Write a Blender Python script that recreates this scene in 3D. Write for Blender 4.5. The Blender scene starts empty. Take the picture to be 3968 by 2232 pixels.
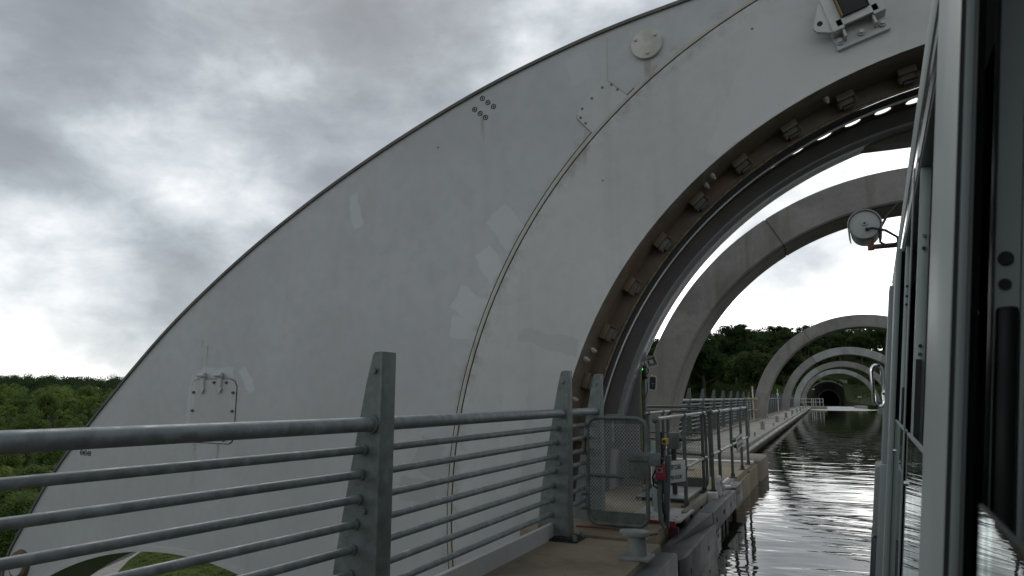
import bpy, bmesh, math, random
import numpy as np
from mathutils import Vector, Matrix
R = math.radians
rng = random.Random(7)
scene = bpy.context.scene
COL = scene.collection

# ------------------------------------------------------------------ camera
cam_d = bpy.data.cameras.new('camera')
cam = bpy.data.objects.new('camera', cam_d); COL.objects.link(cam)
cam_d.sensor_width = 36.0
cam_d.lens = 24.25
cam_d.clip_start = 0.05; cam_d.clip_end = 6000
yaw, pitch, roll = R(24.237), R(8.964), R(0.124)
fwd = Vector((-math.sin(yaw)*math.cos(pitch), math.cos(yaw)*math.cos(pitch), math.sin(pitch)))
r0 = Vector((math.cos(yaw), math.sin(yaw), 0)); u0 = r0.cross(fwd)
rt = math.cos(roll)*r0 + math.sin(roll)*u0; up = -math.sin(roll)*r0 + math.cos(roll)*u0
cam.matrix_world = Matrix(((rt.x, up.x, -fwd.x, 0), (rt.y, up.y, -fwd.y, 0), (rt.z, up.z, -fwd.z, 0), (0, 0, 0, 1)))
cam_d.dof.use_dof = True; cam_d.dof.focus_distance = 9.0; cam_d.dof.aperture_fstop = 13.0
scene.camera = cam

# ------------------------------------------------------------------ world, sun, exposure
SUN_AZ, SUN_EL = R(-38), R(42)          # azimuth from the canal axis (+Y), negative to the left
world = bpy.data.worlds.new('World'); scene.world = world; world.use_nodes = True
nt = world.node_tree; nt.nodes.clear()
N = lambda t: nt.nodes.new(t)
def lk(a, b): nt.links.new(a, b)
def wm(op, a, b=None, c=None, clamp=False):
    n = N('ShaderNodeMath'); n.operation = op; n.use_clamp = clamp
    for i, x in enumerate((a, b, c)):
        if x is None: continue
        if isinstance(x, (int, float)): n.inputs[i].default_value = x
        else: lk(x, n.inputs[i])
    return n.outputs[0]
out = N('ShaderNodeOutputWorld')
sky = N('ShaderNodeTexSky'); sky.sky_type = 'NISHITA'; sky.sun_disc = False
sky.sun_elevation = SUN_EL; sky.sun_rotation = SUN_AZ
bg_sky = N('ShaderNodeBackground'); bg_sky.inputs[1].default_value = 0.10
lk(sky.outputs[0], bg_sky.inputs[0])
tc = N('ShaderNodeTexCoord'); sep = N('ShaderNodeSeparateXYZ'); lk(tc.outputs['Generated'], sep.inputs[0])
zc_ = wm('MAXIMUM', sep.outputs[2], 0.0)
den = wm('ADD', zc_, 0.24)
cx = wm('DIVIDE', sep.outputs[0], den); cy = wm('DIVIDE', sep.outputs[1], den)
comb = N('ShaderNodeCombineXYZ'); lk(cx, comb.inputs[0]); lk(cy, comb.inputs[1])
def wnoise(vec, scale, detail, rough, dist, off, st=(1, 1, 1)):
    mp = N('ShaderNodeMapping'); mp.inputs['Location'].default_value = off; mp.inputs['Scale'].default_value = st; lk(vec, mp.inputs[0])
    n = N('ShaderNodeTexNoise'); n.inputs['Scale'].default_value = scale; n.inputs['Detail'].default_value = detail
    n.inputs['Roughness'].default_value = rough; n.inputs['Distortion'].default_value = dist
    lk(mp.outputs[0], n.inputs['Vector']); return n.outputs[0]
GEN = tc.outputs['Generated']
n1 = wnoise(comb.outputs[0], 1.0, 5, 0.5, 0.3, (3.1, 1.7, 0))                     # flat layers seen in perspective
n2 = wnoise(GEN, 2.7, 8, 0.50, 0.2, (0.4, 5.2, 2.0), (1, 1, 1.9))                # lumpy cloud bases
n3 = wnoise(GEN, 8.0, 9, 0.60, 0.2, (7.7, 2.2, 1.0), (1, 1, 1.8))
warp = N('ShaderNodeVectorMath'); warp.operation = 'MULTIPLY_ADD'; wn_ = N('ShaderNodeTexNoise'); wn_.inputs['Scale'].default_value = 6.0; wn_.inputs['Detail'].default_value = 5; lk(GEN, wn_.inputs['Vector'])
lk(wn_.outputs['Color'], warp.inputs[0]); warp.inputs[1].default_value = (.20, .20, .13); lk(GEN, warp.inputs[2])
wmp = N('ShaderNodeMapping'); wmp.inputs['Scale'].default_value = (1, 1, 2.1); lk(warp.outputs[0], wmp.inputs[0])
vor = N('ShaderNodeTexVoronoi'); vor.feature = 'SMOOTH_F1'; vor.inputs['Scale'].default_value = 4.6; vor.inputs['Smoothness'].default_value = .55; lk(wmp.outputs[0], vor.inputs['Vector'])
# elevation profile: bright near the horizon, heavy grey cloud overhead
el = N('ShaderNodeValToRGB'); lk(zc_, el.inputs[0])
e = el.color_ramp.elements; e[0].position = 0; e[0].color = (.60,)*3+(1,)
e[1].position = 1; e[1].color = (.24,)*3+(1,)
for p, v in ((.10, .62), (.26, .60), (.40, .42), (.58, .29)):
    k = e.new(p); k.color = (v, v, v, 1)
f = wm('ADD', el.outputs[0], wm('MULTIPLY', wm('SUBTRACT', n1, 0.5), 0.45))
f = wm('ADD', f, wm('MULTIPLY', wm('SUBTRACT', n2, 0.5), 1.15))
f = wm('ADD', f, wm('MULTIPLY', wm('SUBTRACT', vor.outputs['Distance'], 0.42), 0.55))
f = wm('ADD', f, wm('MULTIPLY', wm('SUBTRACT', n3, 0.5), 0.75))
# the large light and dark cloud masses: direction, angular size, weight
LOBES = [((-0.72, 0.67, 0.20), 6, .06), ((-0.05, 0.95, 0.22), 16, .29), ((-0.62, 0.62, 0.48), 14, -.10), ((-0.84, 0.50, 0.11), 6, .18),
         ((-0.826, 0.452, 0.337), 6, -.18), ((-0.80, 0.58, 0.155), 4.5, -.22), ((-0.564, 0.735, 0.377), 9, -.10)]
for d, ang, w in LOBES:
    dv = Vector(d).normalized()
    dt = N('ShaderNodeVectorMath'); dt.operation = 'DOT_PRODUCT'; lk(tc.outputs['Generated'], dt.inputs[0]); dt.inputs[1].default_value = dv
    mr = N('ShaderNodeMapRange'); mr.interpolation_type = 'SMOOTHERSTEP'; lk(dt.outputs['Value'], mr.inputs[0])
    mr.inputs[1].default_value = math.cos(R(ang*1.9)); mr.inputs[2].default_value = 1.0; mr.inputs[3].default_value = 0; mr.inputs[4].default_value = w
    f = wm('ADD', f, mr.outputs[0])
cr = N('ShaderNodeValToRGB'); lk(f, cr.inputs[0]); e = cr.color_ramp.elements
e[0].position = 0.0; e[0].color = (.26, .285, .31, 1); e[1].position = 1.0; e[1].color = (2.6, 2.6, 2.56, 1)
for p, c in ((.22, (.325, .355, .385)), (.40, (.43, .47, .505)), (.55, (.60, .65, .69)), (.70, (.80, .835, .86)), (.84, (1.05, 1.07, 1.08))):
    k = e.new(p); k.color = c+(1,)
bg_c = N('ShaderNodeBackground'); lk(cr.outputs[0], bg_c.inputs[0]); bg_c.inputs[1].default_value = 1.0
mixw = N('ShaderNodeMixShader'); mixw.inputs[0].default_value = 0.93
lk(bg_sky.outputs[0], mixw.inputs[1]); lk(bg_c.outputs[0], mixw.inputs[2]); lk(mixw.outputs[0], out.inputs[0])
sun_d = bpy.data.lights.new('sun', 'SUN'); sun_d.energy = 0.7; sun_d.angle = R(18); sun_d.color = (1, .96, .9)
sun = bpy.data.objects.new('sun', sun_d); COL.objects.link(sun)
sdir = Vector((math.sin(SUN_AZ)*math.cos(SUN_EL), math.cos(SUN_AZ)*math.cos(SUN_EL), math.sin(SUN_EL)))
sun.rotation_euler = sdir.to_track_quat('Z', 'Y').to_euler(); sun.location = (0, 0, 60)
vs = scene.view_settings; vs.view_transform = 'Standard'; vs.look = 'None'; vs.exposure = 0.0; vs.gamma = 1.0
scene.view_settings.use_curve_mapping = False
scene.cycles.max_bounces = 8; scene.cycles.transparent_max_bounces = 12

# ------------------------------------------------------------------ constants (metres, camera eye at the origin)
XC, ZC = 1.508, -1.012                   # axis of all the rings, along +Y
DECK, WATER = -0.91, -1.2
ARCH_Y = [11.675 + 20.8*i for i in range(5)]

# ------------------------------------------------------------------ helpers
class MB:
    def __init__(s): s.v = []; s.f = []
    def add(s, vs, fs):
        o = len(s.v); s.v += [tuple(p) for p in vs]; s.f += [tuple(i+o for i in q) for q in fs]; return s
    def box(s, c, d, rot=None):
        hx, hy, hz = d[0]/2, d[1]/2, d[2]/2
        P = [Vector((x, y, z)) for z in (-hz, hz) for y in (-hy, hy) for x in (-hx, hx)]
        if rot is not None: P = [rot @ p for p in P]
        c = Vector(c)
        return s.add([c+p for p in P], [(0, 2, 3, 1), (4, 5, 7, 6), (0, 1, 5, 4), (2, 6, 7, 3), (0, 4, 6, 2), (1, 3, 7, 5)])
    def bb(s, x0, x1, y0, y1, z0, z1): return s.box(((x0+x1)/2, (y0+y1)/2, (z0+z1)/2), (x1-x0, y1-y0, z1-z0))
    def tube(s, pts, r, seg=8, closed=False):
        P = [Vector(p) for p in pts]; n = len(P); rr = r if isinstance(r, (list, tuple)) else [r]*n
        vs = []; prev = None
        for i, p in enumerate(P):
            a = P[(i-1) % n] if (i > 0 or closed) else p; b = P[(i+1) % n] if (i < n-1 or closed) else p
            t = (b-a).normalized()
            if prev is None:
                ref = Vector((0, 0, 1)) if abs(t.z) < .9 else Vector((1, 0, 0)); nx = t.cross(ref).normalized()
            else:
                nx = (prev - t*prev.dot(t)).normalized()
            prev = nx; ny = t.cross(nx)
            for k in range(seg):
                a_ = 2*math.pi*k/seg; vs.append(p + (nx*math.cos(a_)+ny*math.sin(a_))*rr[i])
        fs = []
        for i in range(n if closed else n-1):
            j = (i+1) % n
            for k in range(seg):
                l = (k+1) % seg; fs.append((i*seg+k, i*seg+l, j*seg+l, j*seg+k))
        if not closed:
            fs.append(tuple(range(seg))[::-1]); fs.append(tuple((n-1)*seg+k for k in range(seg)))
        return s.add(vs, fs)
    def cyl(s, a, b, r, r2=None, seg=12): return s.tube([a, b], [r, r if r2 is None else r2], seg)
    def prism(s, poly, y0, y1):          # polygon in x,z pushed along y
        n = len(poly); vs = [(x, y0, z) for x, z in poly]+[(x, y1, z) for x, z in poly]
        fs = [tuple(range(n)), tuple(range(2*n-1, n-1, -1))]+[(i, i+n, (i+1) % n+n, (i+1) % n) for i in range(n)]
        return s.add(vs, fs)
    def prism_z(s, poly, z0, z1):
        n = len(poly); vs = [(x, y, z0) for x, y in poly]+[(x, y, z1) for x, y in poly]
        fs = [tuple(range(n))[::-1], tuple(range(n, 2*n))]+[(i, (i+1) % n, (i+1) % n+n, i+n) for i in range(n)]
        return s.add(vs, fs)
    def ring(s, prof, a0, a1, n, closed_prof=True):   # profile (y, radius) swept round the canal axis
        m = len(prof); full = abs(a1-a0) >= 359.9; cnt = n if full else n+1; vs = []
        for i in range(cnt):
            a = R(a0+(a1-a0)*i/n)
            for y, r in prof: vs.append((XC+math.cos(a)*r, y, ZC+math.sin(a)*r))
        fs = []
        for i in range(n):
            j = (i+1) % cnt
            for k in range(m if closed_prof else m-1):
                l = (k+1) % m; fs.append((i*m+k, i*m+l, j*m+l, j*m+k))
        if not full and closed_prof:
            fs.append(tuple(range(m))); fs.append(tuple((cnt-1)*m+k for k in range(m))[::-1])
        return s.add(vs, fs)
    def disc(s, c, ax, r, h, seg=16, r2=None):
        c = Vector(c); return s.cyl(c, c+Vector(ax)*h, r, r2, seg)
    def ball(s, c, r, seg=10, rings=6):
        vs = []; fs = []
        for i in range(rings+1):
            t = math.pi*i/rings
            for k in range(seg):
                a = 2*math.pi*k/seg; vs.append((c[0]+r*math.sin(t)*math.cos(a), c[1]+r*math.sin(t)*math.sin(a), c[2]+r*math.cos(t)))
        for i in range(rings):
            for k in range(seg):
                l = (k+1) % seg; fs.append((i*seg+k, (i+1)*seg+k, (i+1)*seg+l, i*seg+l))
        return s.add(vs, fs)
    def mesh(s, name, mat, bevel=0.0, smooth=True, angle=35):
        me = bpy.data.meshes.new(name); me.from_pydata(s.v, [], s.f); me.update()
        bm = bmesh.new(); bm.from_mesh(me)
        bmesh.ops.recalc_face_normals(bm, faces=bm.faces)
        if bevel:
            eg = [x for x in bm.edges if len(x.link_faces) == 2 and x.calc_face_angle(0) > R(30)]
            bmesh.ops.bevel(bm, geom=eg, offset=bevel, segments=2, profile=.6, affect='EDGES', clamp_overlap=True)
        bm.to_mesh(me); bm.free()
        if smooth:
            me.polygons.foreach_set('use_smooth', [True]*len(me.polygons)); me.set_sharp_from_angle(angle=R(angle))
        if mat: me.materials.append(mat)
        return me

WORLD_LOC = {}
def link(name, me, parent=None):
    o = bpy.data.objects.new(name, me); COL.objects.link(o)
    if parent is not None:
        o.parent = parent; o.location = -WORLD_LOC.get(parent.name, Vector())   # meshes are written in world metres
        WORLD_LOC[o.name] = Vector()
    return o
def part(name, mb, mat, parent, bevel=0.0, label=None, **k):
    o = link(name, mb.mesh(name, mat, bevel, **k), parent)
    if parent.type == 'MESH': o.location = (0, 0, 0)
    if label: o['label'] = label
    return o
def tag(o, label=None, cat=None, group=None, kind=None):
    if label: o['label'] = label
    if cat: o['category'] = cat
    if group: o['group'] = group
    if kind: o['kind'] = kind
    return o
def thing(name, label, cat, loc=(0, 0, 0), group=None, rz=0):
    o = bpy.data.objects.new(name, None); COL.objects.link(o); o.empty_display_size = .2
    o.location = loc; o.rotation_euler = (0, 0, rz); WORLD_LOC[o.name] = Vector(loc)
    return tag(o, label, cat, group)
def lone(name, mb, mat, label, cat, group=None, bevel=0.0, **k):
    return tag(link(name, mb.mesh(name, mat, bevel, **k)), label, cat, group)
def struct(name, mb, mat, bevel=0.0, **k):
    return tag(link(name, mb.mesh(name, mat, bevel, **k)), kind='structure')
def copy_tree(o, parent=None):
    c = o.copy(); COL.objects.link(c)
    if parent is not None: c.parent = parent
    for ch in list(o.children): copy_tree(ch, c)
    return c

# ------------------------------------------------------------------ materials
class NT:
    def __init__(s, name):
        s.m = bpy.data.materials.new(name); s.m.use_nodes = True; s.t = s.m.node_tree; s.t.nodes.clear()
        s.out = s.t.nodes.new('ShaderNodeOutputMaterial'); s.b = s.t.nodes.new('ShaderNodeBsdfPrincipled'); s.l(s.b.outputs[0], s.out.inputs[0])
        s.geo = s.t.nodes.new('ShaderNodeNewGeometry'); s.pos = s.geo.outputs['Position']
        s.tcn = s.t.nodes.new('ShaderNodeTexCoord'); s.obj = s.tcn.outputs['Object']
    def n(s, t): return s.t.nodes.new(t)
    def l(s, a, b): s.t.links.new(a, b)
    def put(s, sock, v):
        if isinstance(v, (int, float)): sock.default_value = v
        elif isinstance(v, tuple): sock.default_value = v if len(v) == len(sock.default_value) else v+(1,)
        else: s.l(v, sock)
    def math(s, op, a, b=None, clamp=False):
        n = s.n('ShaderNodeMath'); n.operation = op; n.use_clamp = clamp; s.put(n.inputs[0], a)
        if b is not None: s.put(n.inputs[1], b)
        return n.outputs[0]
    def noise(s, scale, detail=4, rough=.5, vec=None, stretch=None, dist=0, color=False):
        v = vec or s.pos
        if stretch:
            mp = s.n('ShaderNodeMapping'); mp.inputs['Scale'].default_value = stretch; s.l(v, mp.inputs[0]); v = mp.outputs[0]
        n = s.n('ShaderNodeTexNoise'); n.inputs['Scale'].default_value = scale; n.inputs['Detail'].default_value = detail
        n.inputs['Roughness'].default_value = rough; n.inputs['Distortion'].default_value = dist; s.l(v, n.inputs['Vector'])
        return n.outputs['Color'] if color else n.outputs[0]
    def ramp(s, fac, stops, interp='LINEAR'):
        n = s.n('ShaderNodeValToRGB'); s.put(n.inputs[0], fac); e = n.color_ramp.elements; n.color_ramp.interpolation = interp
        fix = lambda c: (c, c, c, 1) if isinstance(c, (int, float)) else tuple(c)+(1,)
        e[0].position, e[0].color = stops[0][0], fix(stops[0][1]); e[1].position, e[1].color = stops[-1][0], fix(stops[-1][1])
        for p, c in stops[1:-1]: k = e.new(p); k.color = fix(c)
        return n.outputs[0]
    def mix(s, fac, a, b, mode='MIX'):
        n = s.n('ShaderNodeMix'); n.data_type = 'RGBA'; n.blend_type = mode; s.put(n.inputs[0], fac); s.put(n.inputs[6], a); s.put(n.inputs[7], b); return n.outputs[2]
    def sepv(s, v):
        n = s.n('ShaderNodeSeparateXYZ'); s.l(v, n.inputs[0]); return n.outputs
    def range(s, v, a, b, c=0., d=1., smooth=True):
        n = s.n('ShaderNodeMapRange'); n.interpolation_type = 'SMOOTHSTEP' if smooth else 'LINEAR'; s.put(n.inputs[0], v)
        for i, x in enumerate((a, b, c, d)): s.put(n.inputs[1+i], x)
        return n.outputs[0]
    def bump(s, h, strength=.3, dist=.01):
        n = s.n('ShaderNodeBump'); n.inputs['Strength'].default_value = strength; n.inputs['Distance'].default_value = dist; s.l(h, n.inputs['Height']); s.l(n.outputs[0], s.b.inputs['Normal'])
    def set(s, col=None, rough=None, metal=None, spec=None, coat=None):
        for k, v in (('Base Color', col), ('Roughness', rough), ('Metallic', metal), ('Specular IOR Level', spec), ('Coat Weight', coat)):
            if v is not None: s.put(s.b.inputs[k], v)
        return s.m

def simple(name, c, rough=.5, metal=0., var=.15, scale=6., bump=0.0):
    t = NT(name); n = t.noise(scale, 5, .6)
    col = t.mix(t.range(n, .3, .7), tuple(x*(1-var) for x in c), tuple(min(1, x*(1+var)) for x in c))
    if bump: t.bump(t.noise(scale*6, 3), bump, .004)
    return t.set(col, t.range(n, .2, .8, max(.04, rough-.08), min(1, rough+.1)), metal)

DRIPS = [(-6.30, -.50, .05, .7), (-5.95, -.50, .03, .35), (-6.28, .62, .03, .42), (-6.20, .55, .02, .38), (-1.59, 2.74, .02, .5), (-1.23, 2.88, .05, .55), (-2.82, 2.66, .03, .4), (-1.8, 2.35, .025, .5)]
def weathered_paint(name, base, patches=(), streak=.07, rust=0.0):
    t = NT(name)
    big = t.noise(.55, 4, .55); fine = t.noise(9, 6, .65); st = t.noise(5, 5, .6, stretch=(1, 1, .06))
    d = tuple(x*.90 for x in base); l = tuple(x*1.05 for x in base)
    col = t.mix(t.range(big, .3, .7), d, l)
    col = t.mix(t.range(fine, .35, .75, 0, .22), col, tuple(x*.70 for x in base))
    col = t.mix(t.range(st, .52, .78, 0, streak*2.2), col, (base[0]*.72, base[1]*.66, base[2]*.58))
    # small dark chips and specks
    vo = t.n('ShaderNodeTexVoronoi'); vo.inputs['Scale'].default_value = 3.1; t.l(t.pos, vo.inputs['Vector'])
    keep = t.math('GREATER_THAN', t.sepv(vo.outputs['Color'])[0], .72)
    chip = t.math('MULTIPLY', t.math('LESS_THAN', vo.outputs['Distance'], .035), keep)
    col = t.mix(t.math('MULTIPLY', chip, .8), col, (.07, .06, .05))
    nz = t.noise(7, 3, .6, color=True)
    for (x, z, hw, hh, an, kf, a) in patches:
        dsp = t.n('ShaderNodeVectorMath'); dsp.operation = 'MULTIPLY_ADD'; t.l(nz, dsp.inputs[0]); dsp.inputs[1].default_value = (.11, 0, .11); t.l(t.pos, dsp.inputs[2])
        mp = t.n('ShaderNodeMapping'); mp.vector_type = 'TEXTURE'; mp.inputs['Location'].default_value = (x+.055, 0, z+.055)
        mp.inputs['Rotation'].default_value = (0, R(an), 0); mp.inputs['Scale'].default_value = (hw, 1, hh); t.l(dsp.outputs[0], mp.inputs[0])
        o = t.sepv(mp.outputs[0]); mx = t.math('MAXIMUM', t.math('ABSOLUTE', o[0]), t.math('ABSOLUTE', o[2]))
        msk = t.range(mx, 1.0, .93, 0, a); col = t.mix(msk, col, tuple(min(1, c*kf) for c in base))
    if name in ('arm_paint', 'ring_paint'):
        q = t.sepv(t.pos); ddx = t.math('SUBTRACT', q[0], XC); ddz = t.math('SUBTRACT', q[2], ZC)
        rad = t.math('SQRT', t.math('ADD', t.math('MULTIPLY', ddx, ddx), t.math('MULTIPLY', ddz, ddz)))
        edge = t.math('ABSOLUTE', t.math('SUBTRACT', rad, 4.60))
        gm = t.math('MULTIPLY', t.range(edge, .16, .03), t.range(t.noise(4.5, 6, .7), .42, .72)); col = t.mix(t.math('MULTIPLY', gm, .55), col, (.21, .17, .12))
        pale_ = t.math('MULTIPLY', t.range(edge, .34, .08), t.range(t.noise(1.7, 4, .6), .52, .62)); col = t.mix(t.math('MULTIPLY', pale_, .28), col, tuple(min(1, c*1.22) for c in base))
        for (x, z, w_, l_) in DRIPS:                                       # rain-washed dirt below fittings
            a_ = t.math('ADD', t.math('SUBTRACT', q[0], x), t.math('MULTIPLY', t.math('SUBTRACT', t.noise(3, 2), .5), .06))
            m_ = t.math('MULTIPLY', t.range(t.math('ABSOLUTE', a_), w_, w_*.2), t.math('MULTIPLY', t.range(q[2], z-l_, z), t.math('LESS_THAN', q[2], z)))
            col = t.mix(t.math('MULTIPLY', t.math('MULTIPLY', m_, .5), t.range(t.noise(11, 4, .6, stretch=(2, 1, .3)), .3, .6)), col, (.17, .14, .10))
    if rust:
        rn = t.noise(3.2, 6, .7, stretch=(1, 1, .35))
        col = t.mix(t.range(rn, .5, .8, 0, rust), col, (.16, .07, .03))
    t.bump(t.noise(14, 4, .6), .08, .01)
    return t.set(col, t.range(fine, .3, .7, .42, .62), 0)

ARM_PATCH = [(-4.27, 1.87, .055, .18, -12, 1.15, .8), (-2.93, .83, .19, .13, 30, 1.17, .85), (-2.70, 1.14, .10, .24, -30, 1.16, .85), (-2.98, .62, .16, .10, 10, 1.15, .8),
             (-3.35, -.55, .14, .16, 25, .84, .9), (-3.45, -.85, .20, .11, 5, .82, .9), (-3.24, -.72, .10, .18, 0, .86, .8), (-1.85, 2.94, .10, .14, -15, 1.06, .7),
             (-5.60, .17, .045, .15, -35, 1.18, .8), (-6.40, -.1, .045, .35, 3, 1.14, .7), (-6.05, .25, .26, .05, 0, 1.14, .7), (-2.55, 1.52, .13, .22, -38, 1.12, .8)]
RING_PATCH = [(-2.16, .475, .28, .07, 15, .87, .9), (-.1, 2.35, .48, .62, 22, 1.05, .7), (-2.5, -.35, .12, .5, 6, 1.07, .5)]
M = {}
M['arm'] = weathered_paint('arm_paint', (.455, .465, .465), ARM_PATCH)
M['ring'] = weathered_paint('ring_paint', (.49, .492, .485), RING_PATCH, streak=.16)
M['seam'] = weathered_paint('seam_paint', (.46, .435, .385), streak=.3, rust=.5)
M['plate'] = weathered_paint('plate_paint', (.50, .50, .49), streak=.2)
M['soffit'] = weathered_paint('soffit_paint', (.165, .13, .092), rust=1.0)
M['disc'] = simple('disc_paint', (.50, .49, .43), .6, 0, .18, 5, .2)
M['edge'] = simple('edge_dirt', (.13, .122, .11), .7, 0, .3, 4)
M['groove'] = simple('groove_black', (.025, .022, .02), .85, 0, .4, 5)  # near-black base for gaps, grooves and the flat hole discs
M['rubber'] = simple('black_rubber', (.016, .017, .018), .7, 0, .3, 9)
M['clamp'] = weathered_paint('clamp_steel', (.115, .085, .058), rust=.8)
M['seal'] = simple('seal_steel', (.20, .16, .11), .6, .2, .4, 20, .4)
M['lip'] = simple('lip_steel', (.34, .352, .365), .30, .4, .08, 1.2)
M['ringb'] = simple('portal_paint', (.155, .155, .148), .55, 0, .14, 2)
def concrete(name, base, rough=.85, moss=0.3, scale=1.0):
    t = NT(name); a = t.noise(1.3*scale, 6, .62); b = t.noise(14*scale, 5, .65); st = t.noise(4, 5, .6, stretch=(1, 1, .08))
    col = t.mix(t.range(a, .28, .72), tuple(x*.78 for x in base), tuple(x*1.1 for x in base))
    col = t.mix(t.range(b, .3, .75, 0, .35), col, tuple(x*.62 for x in base))
    col = t.mix(t.range(st, .52, .74, 0, .6), col, (base[0]*.5, base[1]*.5, base[2]*.42))
    dp = t.noise(.9*scale, 7, .68, dist=.4); col = t.mix(t.range(dp, .50, .64, 0, .5), col, tuple(x*.48 for x in base))
    gr_ = t.noise(60, 2, .5); col = t.mix(t.range(gr_, .56, .7, 0, .4), col, tuple(x*.45 for x in base))
    ms = t.noise(2.6*scale, 6, .7); col = t.mix(t.range(ms, .58, .74, 0, moss), col, (.085, .09, .04))
    t.bump(b, .35, .012)
    return t.set(col, rough, 0)
M['arch'] = concrete('arch_concrete', (.265, .255, .235), moss=.22)
M['arch_pale'] = concrete('arch_pale_concrete', (.36, .365, .36), moss=.10)
M['deck'] = concrete('deck_concrete', (.30, .285, .245), moss=.30)
M['deck_rust'] = concrete('stained_deck', (.275, .225, .15), moss=.4, scale=1.4)
M['kerb'] = concrete('kerb_concrete', (.28, .26, .205), moss=.35, scale=1.6)
M['nose'] = concrete('nose_concrete', (.225, .20, .15), moss=.5, scale=1.3)
M['facing'] = concrete('facing_concrete', (.25, .205, .13), moss=.5, scale=1.3)
M['wall'] = concrete('trough_concrete', (.22, .20, .155), moss=.6)
def galv(name, c, metal=.55, rough=.5):
    t = NT(name); v = t.n('ShaderNodeTexVoronoi'); v.inputs['Scale'].default_value = 26; t.l(t.pos, v.inputs['Vector'])
    vs_ = t.sepv(v.outputs['Color'])[0]; a = t.noise(17, 5, .65); b = t.noise(5.5, 4, .6); st = t.noise(20, 4, .6, stretch=(1, 1, .12))
    col = t.mix(t.range(a, .3, .7), tuple(x*.72 for x in c), tuple(min(1, x*1.2) for x in c))
    col = t.mix(t.math('MULTIPLY', vs_, .4), col, tuple(x*.5 for x in c))
    col = t.mix(t.range(b, .58, .74, 0, .22), col, tuple(min(1, x*2.4+.05) for x in c)); col = t.mix(t.range(st, .6, .8, 0, .4), col, tuple(x*.45 for x in c))
    return t.set(col, t.range(a, .3, .7, rough-.1, rough+.15), metal)
M['galv'] = galv('galvanised_post', (.175, .205, .19), .2, .6)
M['rail'] = galv('galvanised_rail', (.265, .292, .30), .3, .55)
M['tube'] = galv('galvanised_tube', (.33, .34, .34), .5, .45)
M['far_galv'] = galv('weathered_fence', (.112, .122, .115), .2, .55)
M['gate'] = galv('gate_green_grey', (.125, .145, .133), .2, .5)
M['chequer'] = simple('chequer_plate', (.29, .29, .275), .45, .2, .12, 8, .3)
M['grey_beam'] = simple('grey_beam', (.062, .069, .071), .5, 0, .2, 5, .2)
M['dark_beam'] = simple('dark_beam', (.014, .016, .017), .5, 0, .3, 5, .2)
M['bollard'] = simple('bollard_paint', (.22, .23, .225), .55, 0, .18, 12, .2)
M['white'] = simple('white_plastic', (.50, .50, .48), .5, 0, .08, 8)
M['black'] = simple('black_plastic', (.012, .012, .013), .45, 0, .2, 10)
M['red'] = simple('red_paint', (.26, .022, .04), .5, 0, .2, 8)
M['yellow'] = simple('yellow_plastic', (.45, .31, .04), .5, 0, .15, 9)
M['orange'] = simple('orange_tube', (.30, .14, .05), .5, 0, .2, 9)
M['pipe'] = simple('stained_ledge', (.50, .48, .43), .7, 0, .45, 7, .3)
M['brown_pipe'] = simple('rusty_bracket', (.14, .065, .04), .7, 0, .4, 20)
M['alu'] = simple('boat_aluminium', (.235, .265, .26), .48, .25, .06, 3)
M['alu_teal'] = simple('boat_frame_dull', (.36, .42, .40), .45, .3, .1, 4)
M['alu_dark'] = simple('boat_frame_dark', (.12, .135, .135), .45, .3, .15, 4)
M['chrome'] = simple('chrome', (.75, .76, .78), .08, 1., .03, 3)
M['int'] = simple('cabin_dark', (.012, .011, .012), .8, 0, .2, 3)
M['hull'] = simple('hull_navy', (.022, .026, .036), .4, 0, .2, 3)
M['lampgrey'] = simple('searchlight_grey', (.33, .345, .33), .5, 0, .08, 9)
M['path'] = concrete('paving', (.34, .32, .29), moss=.15)
M['asphalt'] = concrete('asphalt', (.055, .05, .045), moss=.05)
M['brick'] = concrete('dark_stone', (.045, .041, .041), moss=.15)
M['bark'] = simple('bark', (.07, .055, .04), .9, 0, .3, 4)
t = NT('green_led'); t.b.inputs['Emission Color'].default_value = (.05, 1, .15, 1); t.b.inputs['Emission Strength'].default_value = 1.2; M['led'] = t.set((.05, .5, .1), .4)
t = NT('lamp_lens'); M['lens'] = t.set((.12, .2, .2), .05, .6)
# glass: thin pane, mirror-like at grazing angles
t = NT('window_glass'); gl = t.n('ShaderNodeBsdfGlossy'); gl.inputs['Roughness'].default_value = .015; gl.inputs['Color'].default_value = (.9, .96, .95, 1)
tr = t.n('ShaderNodeBsdfTransparent'); tr.inputs[0].default_value = (.80, .86, .84, 1); fr = t.n('ShaderNodeFresnel'); fr.inputs[0].default_value = 1.6
mx = t.n('ShaderNodeMixShader'); t.l(fr.outputs[0], mx.inputs[0]); t.l(tr.outputs[0], mx.inputs[1]); t.l(gl.outputs[0], mx.inputs[2]); t.l(mx.outputs[0], t.out.inputs[0]); M['glass'] = t.m
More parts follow.
